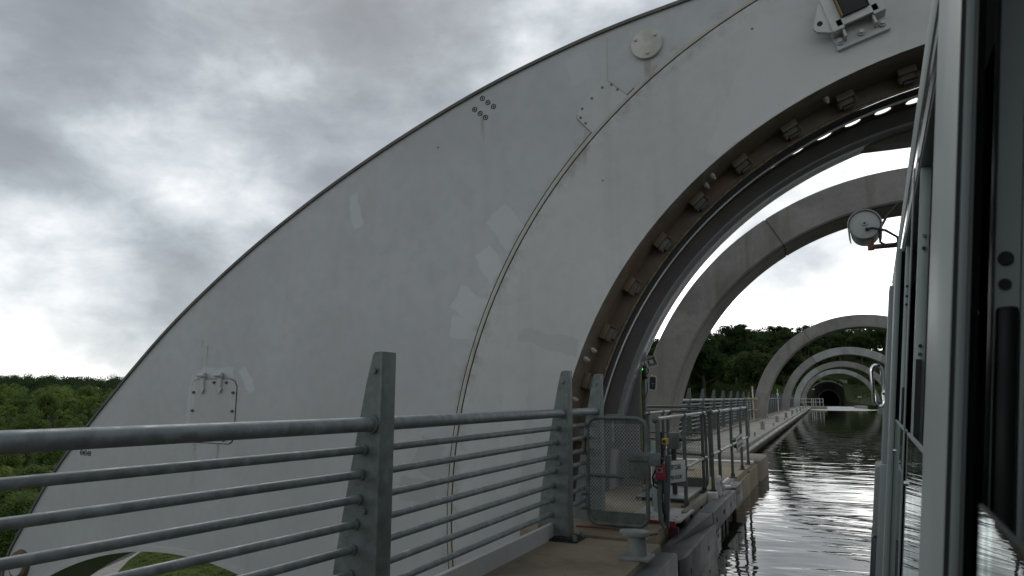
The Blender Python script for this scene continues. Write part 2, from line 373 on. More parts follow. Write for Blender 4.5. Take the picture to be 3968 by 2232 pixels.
# water
t = NT('canal_water')
w1 = t.noise(.8, 2, .45, stretch=(.7, 1.4, 1), dist=1.6); w2 = t.noise(2.2, 2, .5, stretch=(.5, 1.5, 1), dist=1.6); w3 = t.noise(9, 3, .55, stretch=(.7, 1.3, 1), dist=.4)
py = t.sepv(t.pos)
dx = t.math('DIVIDE', t.math('SUBTRACT', py[0], 1.45), 4.3); dy = t.math('DIVIDE', t.math('SUBTRACT', py[1], 88.0), 17.0)
rr_ = t.math('ADD', t.math('MULTIPLY', dx, dx), t.math('MULTIPLY', dy, dy)); ruff = t.range(t.math('ADD', rr_, t.math('MULTIPLY', t.noise(1.2, 3), .15)), 1.12, .98)
h = t.math('ADD', t.math('MULTIPLY', w1, 1.0), t.math('ADD', t.math('MULTIPLY', w2, .17), t.math('MULTIPLY', w3, .03)))
calm = t.range(py[1], 5.0, 24.0, 1.0, .30); h = t.math('MULTIPLY', h, t.math('ADD', calm, t.math('MULTIPLY', ruff, 22.0)))
t.bump(h, .30, .052)
M['water'] = t.set(t.mix(t.math('MULTIPLY', ruff, .6), (.012, .011, .005), (.55, .56, .57)), t.math('ADD', .015, t.math('MULTIPLY', ruff, .45)), 0, .5)  # ruffled patch: sky glint on the ripples painted in by whitening the base colour
t.b.inputs['IOR'].default_value = 1.45
# grass and far wood floor
def grassmat(name, a, b, c):
    t = NT(name); n = t.noise(.06, 5, .6); f_ = t.noise(2.5, 5, .7); g = t.noise(18, 3, .6)
    col = t.mix(t.range(n, .35, .65), a, b); col = t.mix(t.range(f_, .4, .75, 0, .6), col, c); col = t.mix(t.range(g, .45, .8, 0, .4), col, tuple(x*.5 for x in a))
    t.bump(g, .6, .06); return t.set(col, .95, 0, .1)
M['grass'] = grassmat('meadow_grass', (.019, .032, .008), (.028, .040, .009), (.013, .022, .005))
M['lawn'] = grassmat('lawn_grass', (.045, .066, .012), (.085, .095, .018), (.035, .052, .010))
M['wood_floor'] = grassmat('wood_floor', (.020, .033, .009), (.028, .045, .012), (.012, .02, .006))
def leafmat(name, a, b):
    t = NT(name); oi = t.n('ShaderNodeObjectInfo'); rnd = oi.outputs['Random']; n = t.noise(.9, 3, .6); n2 = t.noise(5, 2, .5)
    col = t.mix(rnd, a, b); col = t.mix(t.range(n, .35, .7, 0, .5), col, tuple(x*1.5 for x in b)); col = t.mix(t.range(n2, .4, .7, 0, .5), col, tuple(x*.55 for x in a))
    t.b.inputs['Transmission Weight'].default_value = 0
    tr = t.n('ShaderNodeBsdfTranslucent'); t.l(col, tr.inputs[0]); mx = t.n('ShaderNodeMixShader'); mx.inputs[0].default_value = .45
    t.l(t.b.outputs[0], mx.inputs[1]); t.l(tr.outputs[0], mx.inputs[2]); t.l(mx.outputs[0], t.out.inputs[0])
    return t.set(col, .75, 0, .15)
M['leaf_light'] = leafmat('leaves_light', (.12, .205, .055), (.225, .28, .074))
M['leaf_mid'] = leafmat('leaves_mid', (.085, .155, .042), (.17, .22, .056))
M['leaf_hill'] = leafmat('leaves_hill', (.036, .072, .020), (.068, .098, .026))
M['leaf_dark'] = leafmat('leaves_dark', (.030, .058, .019), (.050, .078, .023))

# ================================================================== terrain
def sst(x, a, b):
    k = max(0., min(1., (x-a)/(b-a))); return k*k*(3-2*k)
CH = 0.6                                              # axis of the channel beyond the aqueduct
def ground_h(x, y):
    r = math.hypot(x, y)
    far = -20 + 13.3*sst(r, 135, 260) + 12.0*sst(r, 290, 540) + 3*math.sin(x*.004+1)*math.cos(y*.005)*sst(r, 300, 900)
    hill = -20 + 16.0*sst(y, 20, 78) + 2.6*sst(y, 76, 95) + 17*sst(y-.12*abs(x), 150, 262) + 2.5*sst(-x, 8, 50)*sst(y, 60, 120)
    w = sst(x, -62, -26)
    h = far*(1-w) + hill*w
    if y > 79.2:
        c = abs(x-CH)
        if c < 3.35 and y < 190.4: h = -2.9
        elif c < 30:
            bank = -0.75 + 2.4*sst(c, 3.4, 9.5)-.05*max(0, c-10); h = h+(max(h, bank)-h)*max(sst(y, 82, 104), 1-sst(c, 4, 7))
        if 190.4 < y < 262: h = max(h, 4.6 - .02*(x-CH)**2 + 7.5*sst(y, 190, 222))
    elif y > 4 and abs(x-XC) < 5: h = min(h, -4.2)
    return h
def spread(mid, lo, hi, dense, n):
    s = set(round(v, 3) for v in mid)
    for a, b, st in dense:
        v = a
        while v <= b: s.add(round(v, 3)); v += st
    for sgn, lim in ((-1, lo), (1, hi)):
        v = 120.
        while v < abs(lim): s.add(sgn*v); v *= 1.22
        s.add(lim)
    return sorted(s)
gx = spread([CH-3.4, CH-3.3, CH+3.3, CH+3.4], -2600, 2600, [(-120, 120, 5.), (-12, 14, 1.25)], 0)
gy = spread([79.1, 79.3, 190.2, 190.6, 215.4, 215.8], -2600, 2600, [(-120, 320, 6.)], 0)
g = MB(); idx = {}
for j, y in enumerate(gy):
    for i, x in enumerate(gx): idx[i, j] = len(g.v); g.v.append((x, y, ground_h(x, y)))
for j in range(len(gy)-1):
    for i in range(len(gx)-1):
        xm, ym = (gx[i]+gx[i+1])/2, (gy[j]+gy[j+1])/2
        if (190.1 < ym < 190.7 or 215.3 < ym < 215.9) and abs(xm-CH) < 4.2: continue
        g.f.append((idx[i, j], idx[i+1, j], idx[i+1, j+1], idx[i, j+1]))
ground = struct('ground', g, M['grass'], angle=60)
# road and paving below the wheel
rd = MB().prism_z([(-60, 20), (-76.6, 54.2), (-81, 63.2), (-83.2, 66.6), (-86, 71), (-90, 76), (-99, 73), (-92, 58), (-86.5, 48), (-72, 16)], -20.03, -19.96)
struct('road', rd, M['asphalt'])
pv = MB().prism_z([(-58, 20), (-74.1, 56.0), (-79.6, 62.0), (-83.0, 66.8), (-83.3, 66.5), (-81.1, 63.3), (-76.7, 54.4), (-59.9, 20)], -20.03, -19.93)
struct('path', pv, M['path'])
ln = MB().prism_z([(-84, 67.2), (-79.8, 62.2), (-74.2, 56.2), (-57, 18), (-36, 20), (-40, 74), (-80, 78)], -20.035, -19.985)
struct('lawn', ln, M['lawn'])

# ================================================================== water and the canal's walls
w = MB()
def wq(x0, x1, y0, y1): w.add([(x0, y0, WATER), (x1, y0, WATER), (x1, y1, WATER), (x0, y1, WATER)], [(0, 1, 2, 3)])
wq(-1.02, 4.04, -14, 10.74); wq(-1.62, 4.64, 10.74, 79.3); wq(CH-3.4, CH+3.6, 79.3, 232)
struct('canal_water', w, M['water'], smooth=False)
tr = MB()                                             # aqueduct trough (both sides and floor)
tr.bb(-3.2, -1.62, 10.76, 79.4, -1.9, DECK-.006).bb(4.64, 6.2, 10.76, 79.4, -1.9, DECK-.006).bb(-3.0, 6.0, 10.76, 79.4, -3.3, -2.7).bb(-3.0, -1.62, 10.76, 79.4, -2.7, -1.9).bb(4.64, 6.0, 10.76, 79.4, -2.7, -1.9)
struct('aqueduct_trough', tr, M['wall'])
wk = MB(); wk.prism_z([(-3.2, 12.32), (-1.46, 12.32), (-1.50, 24), (-1.56, 79.45), (-3.2, 79.45)], DECK-.14, DECK)
struct('walkway', wk, M['deck'], bevel=.018)
wk = MB(); wk.bb(4.58, 6.2, 10.76, 79.4, DECK-.14, DECK); struct('walkway_east', wk, M['deck'], bevel=.018)
nb = MB(); nb.prism_z([(-3.2, 10.86), (-.99, 10.86), (-.93, 10.98), (-.91, 12.0), (-1.0, 12.22), (-1.3, 12.30), (-3.2, 12.31)], -1.9, DECK-.002)
struct('walkway_end_block', nb, M['nose'], bevel=.03)
jn = MB(); jn.bb(-2.6, -.985, 10.70, 10.85, -1.9, DECK-.03); struct('joint_seal', jn, M['rubber'])
cap = MB(); cap.bb(-2.6, -1.0, 10.44, 10.70, DECK-.02, DECK+.012); lone('joint_cover', cap, M['white'], 'flat white cover strip across the walkway joint before the concrete nose', 'cover strip', bevel=.004)
dk = MB(); dk.prism_z([(-2.6, 7.3), (-1.03, 7.3), (-1.0, 8.0), (-.99, 10.69), (-2.6, 10.69)], -1.9, DECK)
struct('dock_deck', dk, M['deck_rust'], bevel=.015)
dk = MB(); dk.bb(-2.02, -1.12, 4.62, 7.29, -1.4, DECK-.004); struct('dock_platform', dk, M['deck_rust'], bevel=.01)
# two stepped concrete facing panels under the dock edge
fp = MB(); fp.bb(-.985, -.955, 8.03, 9.6, -1.6, DECK-.05).bb(-.985, -.955, 9.62, 10.66, -1.6, DECK-.03); struct('dock_wall_facing', fp, M['facing'], bevel=.006)
lp = MB(); lp.tube([(-1.50, 12.36, -1.035), (-1.515, 24, -1.035), (-1.575, 79.3, -1.035)], .055, 10)
struct('wall_ledge', lp, M['pipe'])
kb = MB(); kb.bb(-2.66, -2.58, 12.4, 79.3, DECK, DECK+.05); struct('kerb_strip', kb, M['kerb'], bevel=.012)
# gravel strip behind the kerb
gv = MB()
for k in range(2600):
    x = rng.uniform(-3.15, -2.68); y = 12.4+66.5*rng.random()**1.6; s = rng.uniform(.012, .03)
    gv.box((x, y, DECK+.008), (s*1.4, s, s), Matrix.Rotation(rng.uniform(0, 3), 3, 'Z') @ Matrix.Rotation(rng.uniform(0, .6), 3, 'X'))
tag(link('gravel', gv.mesh('gravel', M['kerb'], smooth=False)), 'grey gravel strip under the fence of the aqueduct walkway', 'gravel', kind='stuff')

# gondola: the wheel's own trough with its walkway and edge upstand
gd = MB(); gd.bb(-1.70, -1.0, -14, 4.50, -1.6, DECK).bb(4.02, 4.72, -14, 4.5, -1.6, DECK).bb(-1.66, -1.02, -14, 4.5, -2.6, -1.6).bb(4.04, 4.68, -14, 4.5, -2.6, -1.6).bb(-1.6, 4.6, -14, 4.5, -2.75, -2.55)
struct('gondola_walkway', gd, M['deck_rust'], bevel=.01)
us = MB(); us.bb(-1.70, -1.672, -14, 4.62, DECK, DECK+.095); struct('walkway_upstand', us, M['ring'])
eb = MB(); eb.bb(-1.0, -.885, -14, 4.44, -1.45, DECK-.03)
lone('gondola_edge_beam', eb, M['grey_beam'], 'long grey steel fender beam along the near walkway edge', 'fender beam', bevel=.012)

# ================================================================== wheel arm
arm = thing('wheel_arm', 'huge curved grey steel wheel arm sweeping up over the walkway railing', 'wheel arm', (XC, 5.55, -9.5))
outer = [(-9.36, -2.30), (-9.37, -2.12), (-9.31, -1.95), (-9.23, -1.80), (-9.03, -1.51), (-8.66, -.995), (-8.15, -.44), (-7.42, .25), (-6.70, .86), (-5.84, 1.46), (-5.02, 1.945), (-4.24, 2.34), (-3.48, 2.67), (-2.74, 2.94), (-2.06, 3.135), (-1.49, 3.262), (-.90, 3.355), (-.3, 3.447), (.4, 3.548), (1.0, 3.64), (XC, 3.72)]
# smooth the outline
def cr_spline(P, k=6):
    o = []
    for i in range(len(P)-1):
        p0, p1, p2, p3 = [Vector(P[max(0, min(len(P)-1, i+d))]) for d in (-1, 0, 1, 2)]
        for s in range(k):
            u = s/k; o.append(tuple(.5*((2*p1)+(p2-p0)*u+(2*p0-5*p1+4*p2-p3)*u*u+(3*p1-p0-3*p2+p3)*u**3)))
    return o+[tuple(P[-1])]
oc = cr_spline(outer)
RS, RH = 4.585, 3.645
cut = [(-6.559+4.544*math.cos(R(a)), -6.19+4.544*math.sin(R(a))) for a in np.linspace(128, -12, 50)]
arcL = [(XC+RS*math.cos(R(a)), ZC+RS*math.sin(R(a))) for a in np.linspace(270, 90, 70)]
beak = [(-9.36, -2.30), (-9.33, -2.48)]
def face_solid(poly, y0, y1): return MB().prism(poly, y0, y1)
left_poly = oc[::-1] + [(-9.345, -2.42), (-9.3, -2.55)] + cut + [(-1.9, -8.5), (XC, -9.2)] + arcL
part('left_plate', face_solid(left_poly, 5.585, 6.35), M['arm'], arm, angle=40)
rp = [(XC+(XC-x)*.72, z) for x, z in oc if x < XC-.01]
right_poly = [(XC, 3.72)] + rp[::-1] + [(6.6, -4.5), (4.0, -8.5), (XC, -9.2)] + [(XC+RS*math.cos(R(a)), ZC+RS*math.sin(R(a))) for a in np.linspace(-90, 90, 70)]
part('right_plate', face_solid(right_poly, 5.585, 6.35), M['arm'], arm, angle=40)
part('ring_plate', MB().ring([(5.55, RH), (5.55, RS-.004), (5.68, RS-.004), (5.68, RH)], 0, 360, 180), M['ring'], arm, angle=40)
part('seam_strip', MB().ring([(5.560, RS+.010), (5.556, RS+.022), (5.560, RS+.048), (5.584, RS+.052), (5.584, RS+.010)], 93, 207, 130), M['seam'], arm, angle=30)
part('seam_groove', MB().ring([(5.578, RS+.050), (5.578, RS+.066), (5.5848, RS+.066), (5.5848, RS+.050)], 128, 207, 90), M['groove'], arm)
part('seam_gap', MB().ring([(5.556, RS-.0042), (5.556, RS+.011), (5.575, RS+.011), (5.575, RS-.0042)], 93, 207, 130), M['groove'], arm)
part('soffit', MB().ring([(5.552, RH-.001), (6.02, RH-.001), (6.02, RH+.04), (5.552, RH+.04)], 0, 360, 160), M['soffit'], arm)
part('hole_lip', MB().ring([(5.543, RH-.004), (5.543, RH+.014), (5.553, RH+.014), (5.553, RH-.004)], 0, 360, 160), M['plate'], arm)
# rim along the outer edge
rim = MB(); P = oc
for y0, y1, w_ in ((5.562, 6.38, .017),):
    vs = []
    for i, q in enumerate(P):
        a = Vector(P[max(0, i-1)]); b = Vector(P[min(len(P)-1, i+1)]); tn = (b-a).normalized(); nn = Vector((-tn.y, tn.x))
        q = Vector(q); o_ = q+nn*w_; n_ = q-nn*.012
        vs += [(n_.x, y0, n_.y), (o_.x, y0, o_.y), (o_.x, y1, o_.y), (n_.x, y1, n_.y)]
    fs = []
    for i in range(len(P)-1):
        for k in range(4): fs.append((i*4+k, i*4+(k+1) % 4, (i+1)*4+(k+1) % 4, (i+1)*4+k))
    rim.add(vs, fs)
part('rim', rim, M['edge'], arm)
ce = MB(); vs = []
for a in np.linspace(126, 20, 44):
    c_, s_ = math.cos(R(a)), math.sin(R(a))
    for y, r in ((5.572, 4.52), (5.572, 4.575), (6.38, 4.575), (6.38, 4.52)): vs.append((-6.559+r*c_, y, -6.19+r*s_))
ce.add(vs, [(i*4+k, i*4+(k+1) % 4, (i+1)*4+(k+1) % 4, (i+1)*4+k) for i in range(43) for k in range(4)])
part('cutout_rim', ce, M['plate'], arm)
def bolt(parent, x, z, y, r=.016, h=.014, mat='plate', ring=False, name='bolt'):
    mb = MB().cyl((x, y, z), (x, y-h, z), r, r*.85, 6)
    return part(name, mb, M[mat], parent)
def ring_mark(parent, x, z, y, r):
    n = 20; vs = []
    for k in range(n):
        a = 2*math.pi*k/n
        for q, yy in ((r*.74, y+.004), (r*.74, y-.004), (r, y-.004), (r, y+.004)): vs.append((x+q*math.cos(a), yy, z+q*math.sin(a)))
    mb = MB().add(vs, [(i*4+k, i*4+(k+1) % 4, ((i+1) % n)*4+(k+1) % 4, ((i+1) % n)*4+k) for i in range(n) for k in range(4)])
    mb.cyl((x, y+.003, z), (x, y-.008, z), r*.30, None, 8)
    return part('countersunk_bolt', mb, M['groove'], parent)
FY = 5.585
for x, z in [(-2.821, 2.816), (-2.762, 2.763), (-2.703, 2.713), (-2.903, 2.718), (-2.844, 2.668), (-2.785, 2.618)]: ring_mark(arm, x*1.003, z*1.004, FY, .026)
for x, z in [(-8.134, -.668), (-8.069, -.670), (-7.998, -.672)]: ring_mark(arm, x, z, FY, .03)
# round cover
dc = part('round_cover', MB().cyl((-1.229, FY+.01, 3.024), (-1.229, FY-.035, 3.024), .139, .135, 40), M['disc'], arm, bevel=.004)
for x, z in [(-1.322, 3.072), (-1.151, 3.086), (-1.223, 2.934)]: part('bolt', MB().cyl((x, FY-.033, z), (x, FY-.052, z), .014, .012, 8), M['plate'], dc)
hb = part('pivot_cover', MB().cyl((-9.06, FY+.01, -2.03), (-9.06, FY-.045, -2.03), .185, .165, 36), M['clamp'], arm, bevel=.006)
part('pivot_cap', MB().cyl((-9.06, FY-.04, -2.03), (-9.06, FY-.062, -2.03), .125, .12, 30), M['plate'], hb)
# corner cover plate with one rounded end, on the seam
cpoly = [(-1.586, 2.757), (-1.405, 2.580), (-1.728, 2.290), (-1.872, 2.455), (-1.878, 2.50), (-1.85, 2.565), (-1.66, 2.738), (-1.625, 2.76)]
def grow(poly, d):
    cxx = sum(p[0] for p in poly)/len(poly); czz = sum(p[1] for p in poly)/len(poly); o = []
    for x, z in poly:
        v = Vector((x-cxx, z-czz)); v = v*(1+d/v.length); o.append((cxx+v.x, czz+v.y))
    return o
part('cover_gasket', MB().prism(grow(cpoly, .006), FY-.004, FY+.01), M['edge'], arm)
cp = part('cover_plate', MB().prism(cpoly, FY-.011, FY+.005), M['plate'], arm)
for x, z in [(-1.638, 2.708), (-1.553, 2.719), (-1.501, 2.663), (-1.735, 2.624), (-1.826, 2.543), (-1.842, 2.46), (-1.796, 2.4)]:
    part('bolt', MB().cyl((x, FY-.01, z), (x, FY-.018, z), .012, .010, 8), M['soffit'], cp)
part('weld_line', MB().bb(-1.5945, -1.5855, FY-.003, FY+.01, 2.765, 3.185), M['seam'], arm)
# access hatch
hp = [(-6.314, .182), (-5.83, .180), (-5.765, .155), (-5.735, .10), (-5.735, -.425), (-5.757, -.475), (-5.80, -.497), (-6.315, -.492), (-6.365, -.47), (-6.38, -.43), (-6.388, .11), (-6.365, .16)]
part('hatch_gap', MB().prism(grow(hp, .009), FY-.004, FY+.01), M['groove'], arm)
ht = part('access_hatch', MB().prism(hp, FY-.009, FY+.006), M['arm'], arm)
for x, z in [(-6.056, .147), (-5.876, .146), (-6.350, .041), (-5.770, .038), (-6.350, -.157), (-5.767, -.157), (-6.056, -.46), (-5.863, -.462), (-6.34, -.34), (-5.77, -.34)]:
    part('bolt', MB().cyl((x, FY-.008, z), (x, FY-.030, z), .017, .014, 6), M['clamp'], ht)
for x in (-6.219, -5.965):
    part('hinge', MB().box((x, FY-.022, .16), (.05, .03, .19)).cyl((x-.045, FY-.045, .225), (x+.045, FY-.045, .225), .024, None, 10).box((x+.012, FY-.03, .06), (.03, .016, .06), Matrix.Rotation(.35, 3, 'Y')), M['plate'], ht, bevel=.004)
# clamp ring with its clamps inside the opening
part('clamp_ring', MB().ring([(5.995, 3.53), (5.985, 3.60), (5.985, 3.655), (6.06, 3.655), (6.06, 3.53)], 0, 360, 160), M['clamp'], arm)
part('seal_rope', MB().ring([(6.01+.014*math.cos(a), 3.522+.014*math.sin(a)) for a in np.linspace(0, 2*math.pi, 7)[:-1]], 0, 360, 160), M['seal'], arm)
part('seal_backing', MB().ring([(6.03, 3.50), (6.03, 3.512), (6.15, 3.512), (6.15, 3.50)], 0, 360, 160), M['rubber'], arm)
def clamp_part(a):
    c_, s_ = math.cos(R(a)), math.sin(R(a)); rad = Vector((c_, 0, s_)); tan = Vector((-s_, 0, c_)); yy = Vector((0, 1, 0))
    rot = Matrix((tan, yy, rad)).transposed(); cen = Vector((XC, 5.885, ZC))
    mb = MB().box(cen+rad*3.615, (.135, .085, .055), rot)
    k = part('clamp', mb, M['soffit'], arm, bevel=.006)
    part('clamp_jaw', MB().box(cen+rad*3.575+yy*.025, (.10, .06, .05), rot).box(cen+rad*3.555+yy*.07, (.075, .07, .04), rot), M['edge'], k, bevel=.004)
    for d in (-.063, .063):
        p = cen+rad*3.582+tan*d; part('clamp_bolt', MB().cyl(p, p-rad*.035, .017, None, 6).cyl(p-rad*.03, p-rad*.048, .011, None, 6), M['clamp'], k)
for i in range(12): clamp_part(102.4+7.37*(i-2))
for a, y in [(99.5, 5.75), (97.9, 5.75), (112.0, 5.78), (128.5, 5.75), (129.8, 5.82), (157.0, 5.80), (164.1, 5.72), (158.4, 5.70)]:
    c_, s_ = math.cos(R(a)), math.sin(R(a)); p = Vector((XC+c_*3.644, y, ZC+s_*3.644)); rad = Vector((c_, 0, s_))
    part('soffit_bolt', MB().cyl(p, p-rad*.03, .022, None, 6).cyl(p-rad*.028, p-rad*.05, .012, None, 6), M['plate'], arm)
# buffer bracket on the ring face (top right)
u = Vector((.952, 0, .272)).normalized(); v = Vector((-.272, 0, .952)).normalized(); B0 = Vector((.415, 5.55, 2.72))
rotb = Matrix((u, Vector((0, 1, 0)), v)).transposed()
def bp(a, y, b): return B0+u*a+Vector((0, y, 0))+v*b
bk = part('bracket', MB().box(bp(0, -.02, .10), (.375, .04, .30), rotb), M['plate'], arm, bevel=.004)
for a in (-.155, -.0, .15):
    part('bracket_nut', MB().cyl(bp(a, -.04, .005), bp(a, -.062, .005), .026, None, 12).cyl(bp(a, -.06, .005), bp(a, -.082, .005), .017, None, 6), M['plate'], bk)
part('bracket_body', MB().box(bp(-.145, -.09, .20), (.085, .12, .29), rotb).box(bp(.145, -.09, .20), (.085, .12, .29), rotb).box(bp(0, -.135, .105), (.30, .03, .06), rotb).box(bp(-.115, -.08, .03), (.018, .1, .07), rotb).box(bp(.10, -.08, .03), (.018, .1, .07), rotb), M['plate'], bk, bevel=.005)
ear = [(-.10, .06), (-.17, .05), (-.285, .115), (-.30, .15), (-.26, .23), (-.20, .33), (-.10, .35)]
eb_ = MB(); n = len(ear); eb_.add([bp(a, -.10, b) for a, b in ear]+[bp(a, -.135, b) for a, b in ear], [tuple(range(n)), tuple(range(2*n-1, n-1, -1))]+[(i, (i+1) % n, (i+1) % n+n, i+n) for i in range(n)])
part('bracket_ear', eb_, M['plate'], bk, bevel=.004)
part('ear_hole', MB().cyl(bp(-.245, -.1345, .17), bp(-.245, -.138, .17), .02, None, 14), M['groove'], bk)
part('buffer_block', MB().box(bp(0.0, -.10, .30), (.17, .15, .34), rotb), M['rubber'], bk, bevel=.008)
part('buffer_edge', MB().box(bp(-.094, -.112, .30), (.012, .15, .34), rotb), simple('old_yellow_edge', (.22, .16, .05), .6), bk, bevel=.003)

# ================================================================== docking portal ring behind the arm
pr = thing('portal_ring', 'dark grey steel docking ring with rounded pale inner lip behind the wheel arm', 'steel ring', (XC, 7.0, -4.6))
part('seal_flange', MB().ring([(6.2, 3.517), (6.2, 3.556), (6.26, 3.556), (6.26, 3.517)], 0, 360, 160), M['lip'], pr)
# perforated collar: strip of quads with round holes
hc = MB(); step = 4.03; yb0, yb1, RC = 6.62, 7.0, 3.712
for i in range(int(360/step)):
    a0 = 99.4-10*step+i*360/int(360/step); ac = a0; da = 180/int(360/step)*1.0
    hole_ = 60 < (ac % 360) < 175
    A = lambda da_, y: (XC+RC*math.cos(R(ac+da_)), y, ZC+RC*math.sin(R(ac+da_)))
    if not hole_:
        hc.add([A(-da, yb0), A(da, yb0), A(da, yb1), A(-da, yb1)], [(0, 1, 2, 3)]); continue
    k = 16; ro = []; ri = []; yc_ = 6.862; rh = .074
    for q in range(k):
        th = 2*math.pi*q/k; cx_, cy_ = math.cos(th), math.sin(th); mxx = max(abs(cx_), abs(cy_))
        ry = (yb1-yc_) if cy_ > 0 else (yc_-yb0)
        ro.append(A(da*cx_/mxx, yc_+ry*cy_/mxx)); ri.append(A(math.degrees(rh/RC)*cx_, yc_+rh*cy_))
    hc.add(ro+ri, [(q, (q+1) % k, (q+1) % k+k, q+k) for q in range(k)])
col_o = part('perforated_collar', hc, M['clamp'], pr, smooth=False)
sm_ = col_o.modifiers.new('thick', 'SOLIDIFY'); sm_.thickness = .012; sm_.offset = 0
part('face_plate', MB().ring([(7.0, 3.716), (7.0, 3.575), (7.035, 3.575), (7.035, 3.716)], 0, 360, 160), M['ringb'], pr)
prof = [(7.0, 3.576)] + [(7.0+.075*(1-math.cos(a)), 3.576-.052*math.sin(a)) for a in np.linspace(.2, math.pi/2, 7)] + [(7.19, 3.524), (7.205, 3.530), (7.31, 3.530), (7.31, 3.58), (7.02, 3.60)]
part('inner_lip', MB().ring(prof, -8, 188, 150), M['lip'], pr, angle=50)
part('outer_shell', MB().ring([(7.04, 3.60), (7.04, 3.713), (7.31, 3.715), (7.31, 3.59)], 0, 360, 120), M['ringb'], pr)
part('top_soffit', MB().prism([(XC-1.25, ZC+3.33), (XC-1.05, ZC+3.37), (XC+1.05, ZC+3.37), (XC+1.25, ZC+3.33), (XC+.6, ZC+3.55), (XC-.6, ZC+3.55)], 7.1, 7.30), M['ringb'], pr)
wp = MB().prism([(-2.06, DECK-.3), (-1.79, DECK-.3), (-1.79, .12), (-1.775, .30), (-1.70, .62), (-1.62, .86), (-1.80, .86), (-2.06, -.2)], 7.24, 7.31)
wpan = part('side_panel', wp, M['ringb'], pr)
part('panel_edge', MB().tube([(-1.786, 7.275, DECK), (-1.786, 7.275, .12), (-1.771, 7.275, .30), (-1.696, 7.275, .62), (-1.616, 7.275, .86)], .011, 6), simple('edge_trim', (.25, .25, .12), .6), wpan)
post = part('service_post', MB().bb(-1.815, -1.765, 7.40, 7.46, DECK, .62), M['far_galv'], pr, bevel=.004)

# ================================================================== aqueduct arches
pale = {1: [], 2: ['crown'], 3: ['left'], 4: ['crown']}
ORD = ['nearest', 'second', 'third', 'fourth', 'farthest']
LABEL = ['large concrete arch directly behind the docking ring, over the near walkway', 'second concrete arch hoop, stained grey, beside yellow-capped scaffold poles',
         'third concrete hoop over the canal with a pale crown segment', 'fourth concrete hoop along the canal with a pale left haunch', 'farthest concrete hoop just before the tunnel mouth']
for i, y in enumerate(ARCH_Y):
    t_ = thing('aqueduct_arch', LABEL[i], 'concrete arch', (XC, y, -20), 'hoops over the aqueduct')
    ro, ri = 4.485, 3.961
    pf = [(y, ri+.0), (y, ro), (y+1.0, ro), (y+1.0, ri)]
    pf = [(y+.0, ri+.025), (y+.0, ro-.015), (y+.015, ro), (y+.985, ro), (y+1.0, ro-.015), (y+1.0, ri+.025), (y+.975, ri), (y+.025, ri)]
    for nm, a0, a1 in (('left', 120.18, 206), ('crown', 60.18, 119.82), ('right', -26, 59.82)):
        p_ = nm in pale.get(i, [])
        part('segment', MB().ring(pf, a0, a1, 40), M['arch_pale' if p_ else 'arch'], t_, label='paler newer concrete segment' if p_ else None, angle=40)
    part('soffit_groove', MB().ring([(y+.10, ri-.0015), (y+.125, ri-.0015), (y+.125, ri+.02), (y+.10, ri+.02)], 0, 180, 70), M['groove'], t_)
    for a in (120, 60): part('joint', MB().ring([(y+.012, ri+.01), (y+.012, ro-.012), (y+.97, ro-.012), (y+.97, ri+.01)], a-.13, a+.13, 1), M['wall'], t_)
    part('lightning_rod', MB().cyl((XC-.04, y+.5, ZC+ro-.02), (XC-.02, y+.5, ZC+ro+.36), .011, .006, 6), M['far_galv'], t_)
    if i < 4:
        zg = ground_h(XC, y+.5)
        part('pier', MB().cyl((XC, y+.5, -3.3), (XC, y+.5, zg-.5), 1.1, 1.5, 20), M['arch'], t_)
        part('yoke', MB().ring([(y, 3.7), (y, 4.485), (y+1, 4.485), (y+1, 3.7)], 206.5, 333.5, 30), M['arch'], t_)
    if i == 0:
        part('slot', MB().box((-2.415, y+.5, -.095), (.006, .42, .012)), M['groove'], t_)

# ================================================================== guard railing along the near walkway
FX = -1.575
def fin_post(y, parent, name='post', mats=('galv', 'galv')):
    """tapered fin standing on a base plate: web plate across the walkway, flange strip along it"""
    web = [(FX, DECK+.01), (FX-.212, DECK+.01), (FX-.180, -.62), (FX-.125, -.30), (FX-.062, .05), (FX-.036, .158), (FX-.026, .172), (FX, .174)]
    p = part(name, MB().prism(web, y, y+.012), M[mats[0]], parent)
    part('flange', MB().bb(FX, FX+.012, y-.004, y+.092, DECK+.01, .174), M[mats[1]], p, bevel=.002)
    return p
gr = thing('guard_railing', 'galvanised railing of eight round rails and tapered fin posts on the near walkway', 'railing', (FX, 2.25, DECK))
PY = [-1.97, .14, 2.25, 4.375, 5.10]
for k, y in enumerate(PY):
    p = fin_post(y, gr)
    if y < 2: p.location.x -= .10*(2.25-y)
    for z, dx in ((.10, -.022), (-.43, -.05)): part('post_bolt', MB().cyl((FX+dx, y, z), (FX+dx, y-.014, z), .012, None, 8), M['galv'], p)
    if k < 4:
        part('base_plate', MB().bb(FX-.10, FX+.09, y-.08, y+.11, DECK, DECK+.012).bb(FX-.085, FX+.075, y-.065, y+.095, DECK+.012, DECK+.022), M['dark_beam'], p, bevel=.003)
        for a, b in ((.07, -.06), (.07, .085)): part('anchor_bolt', MB().cyl((FX+a, y+b, DECK+.01), (FX+a, y+b, DECK+.045), .012, None, 6), M['galv'], p)
BAY = lambda y: -.10*max(0., 2.25-y)                  # the bays behind the first post swing outwards
part('top_rail', MB().tube([(-1.604+BAY(y), y, -.106) for y in (-3, 0, 2.25, 4.38, 5.10)], .0275, 16), M['rail'], gr)
RZ = [-.203-.0925*k for k in range(7)]
for k, z in enumerate(RZ):
    x = -1.636-.0088*k
    part('rail', MB().tube([(x+BAY(y), y, z) for y in (-3, 0, 2.25, 4.38, 5.10)], .0155, 12), M['rail'], gr)
    for y in PY[1:4]: part('rail_collar', MB().cyl((x, y-.014, z), (x, y+.026, z), .021, None, 12), M['galv'], gr)
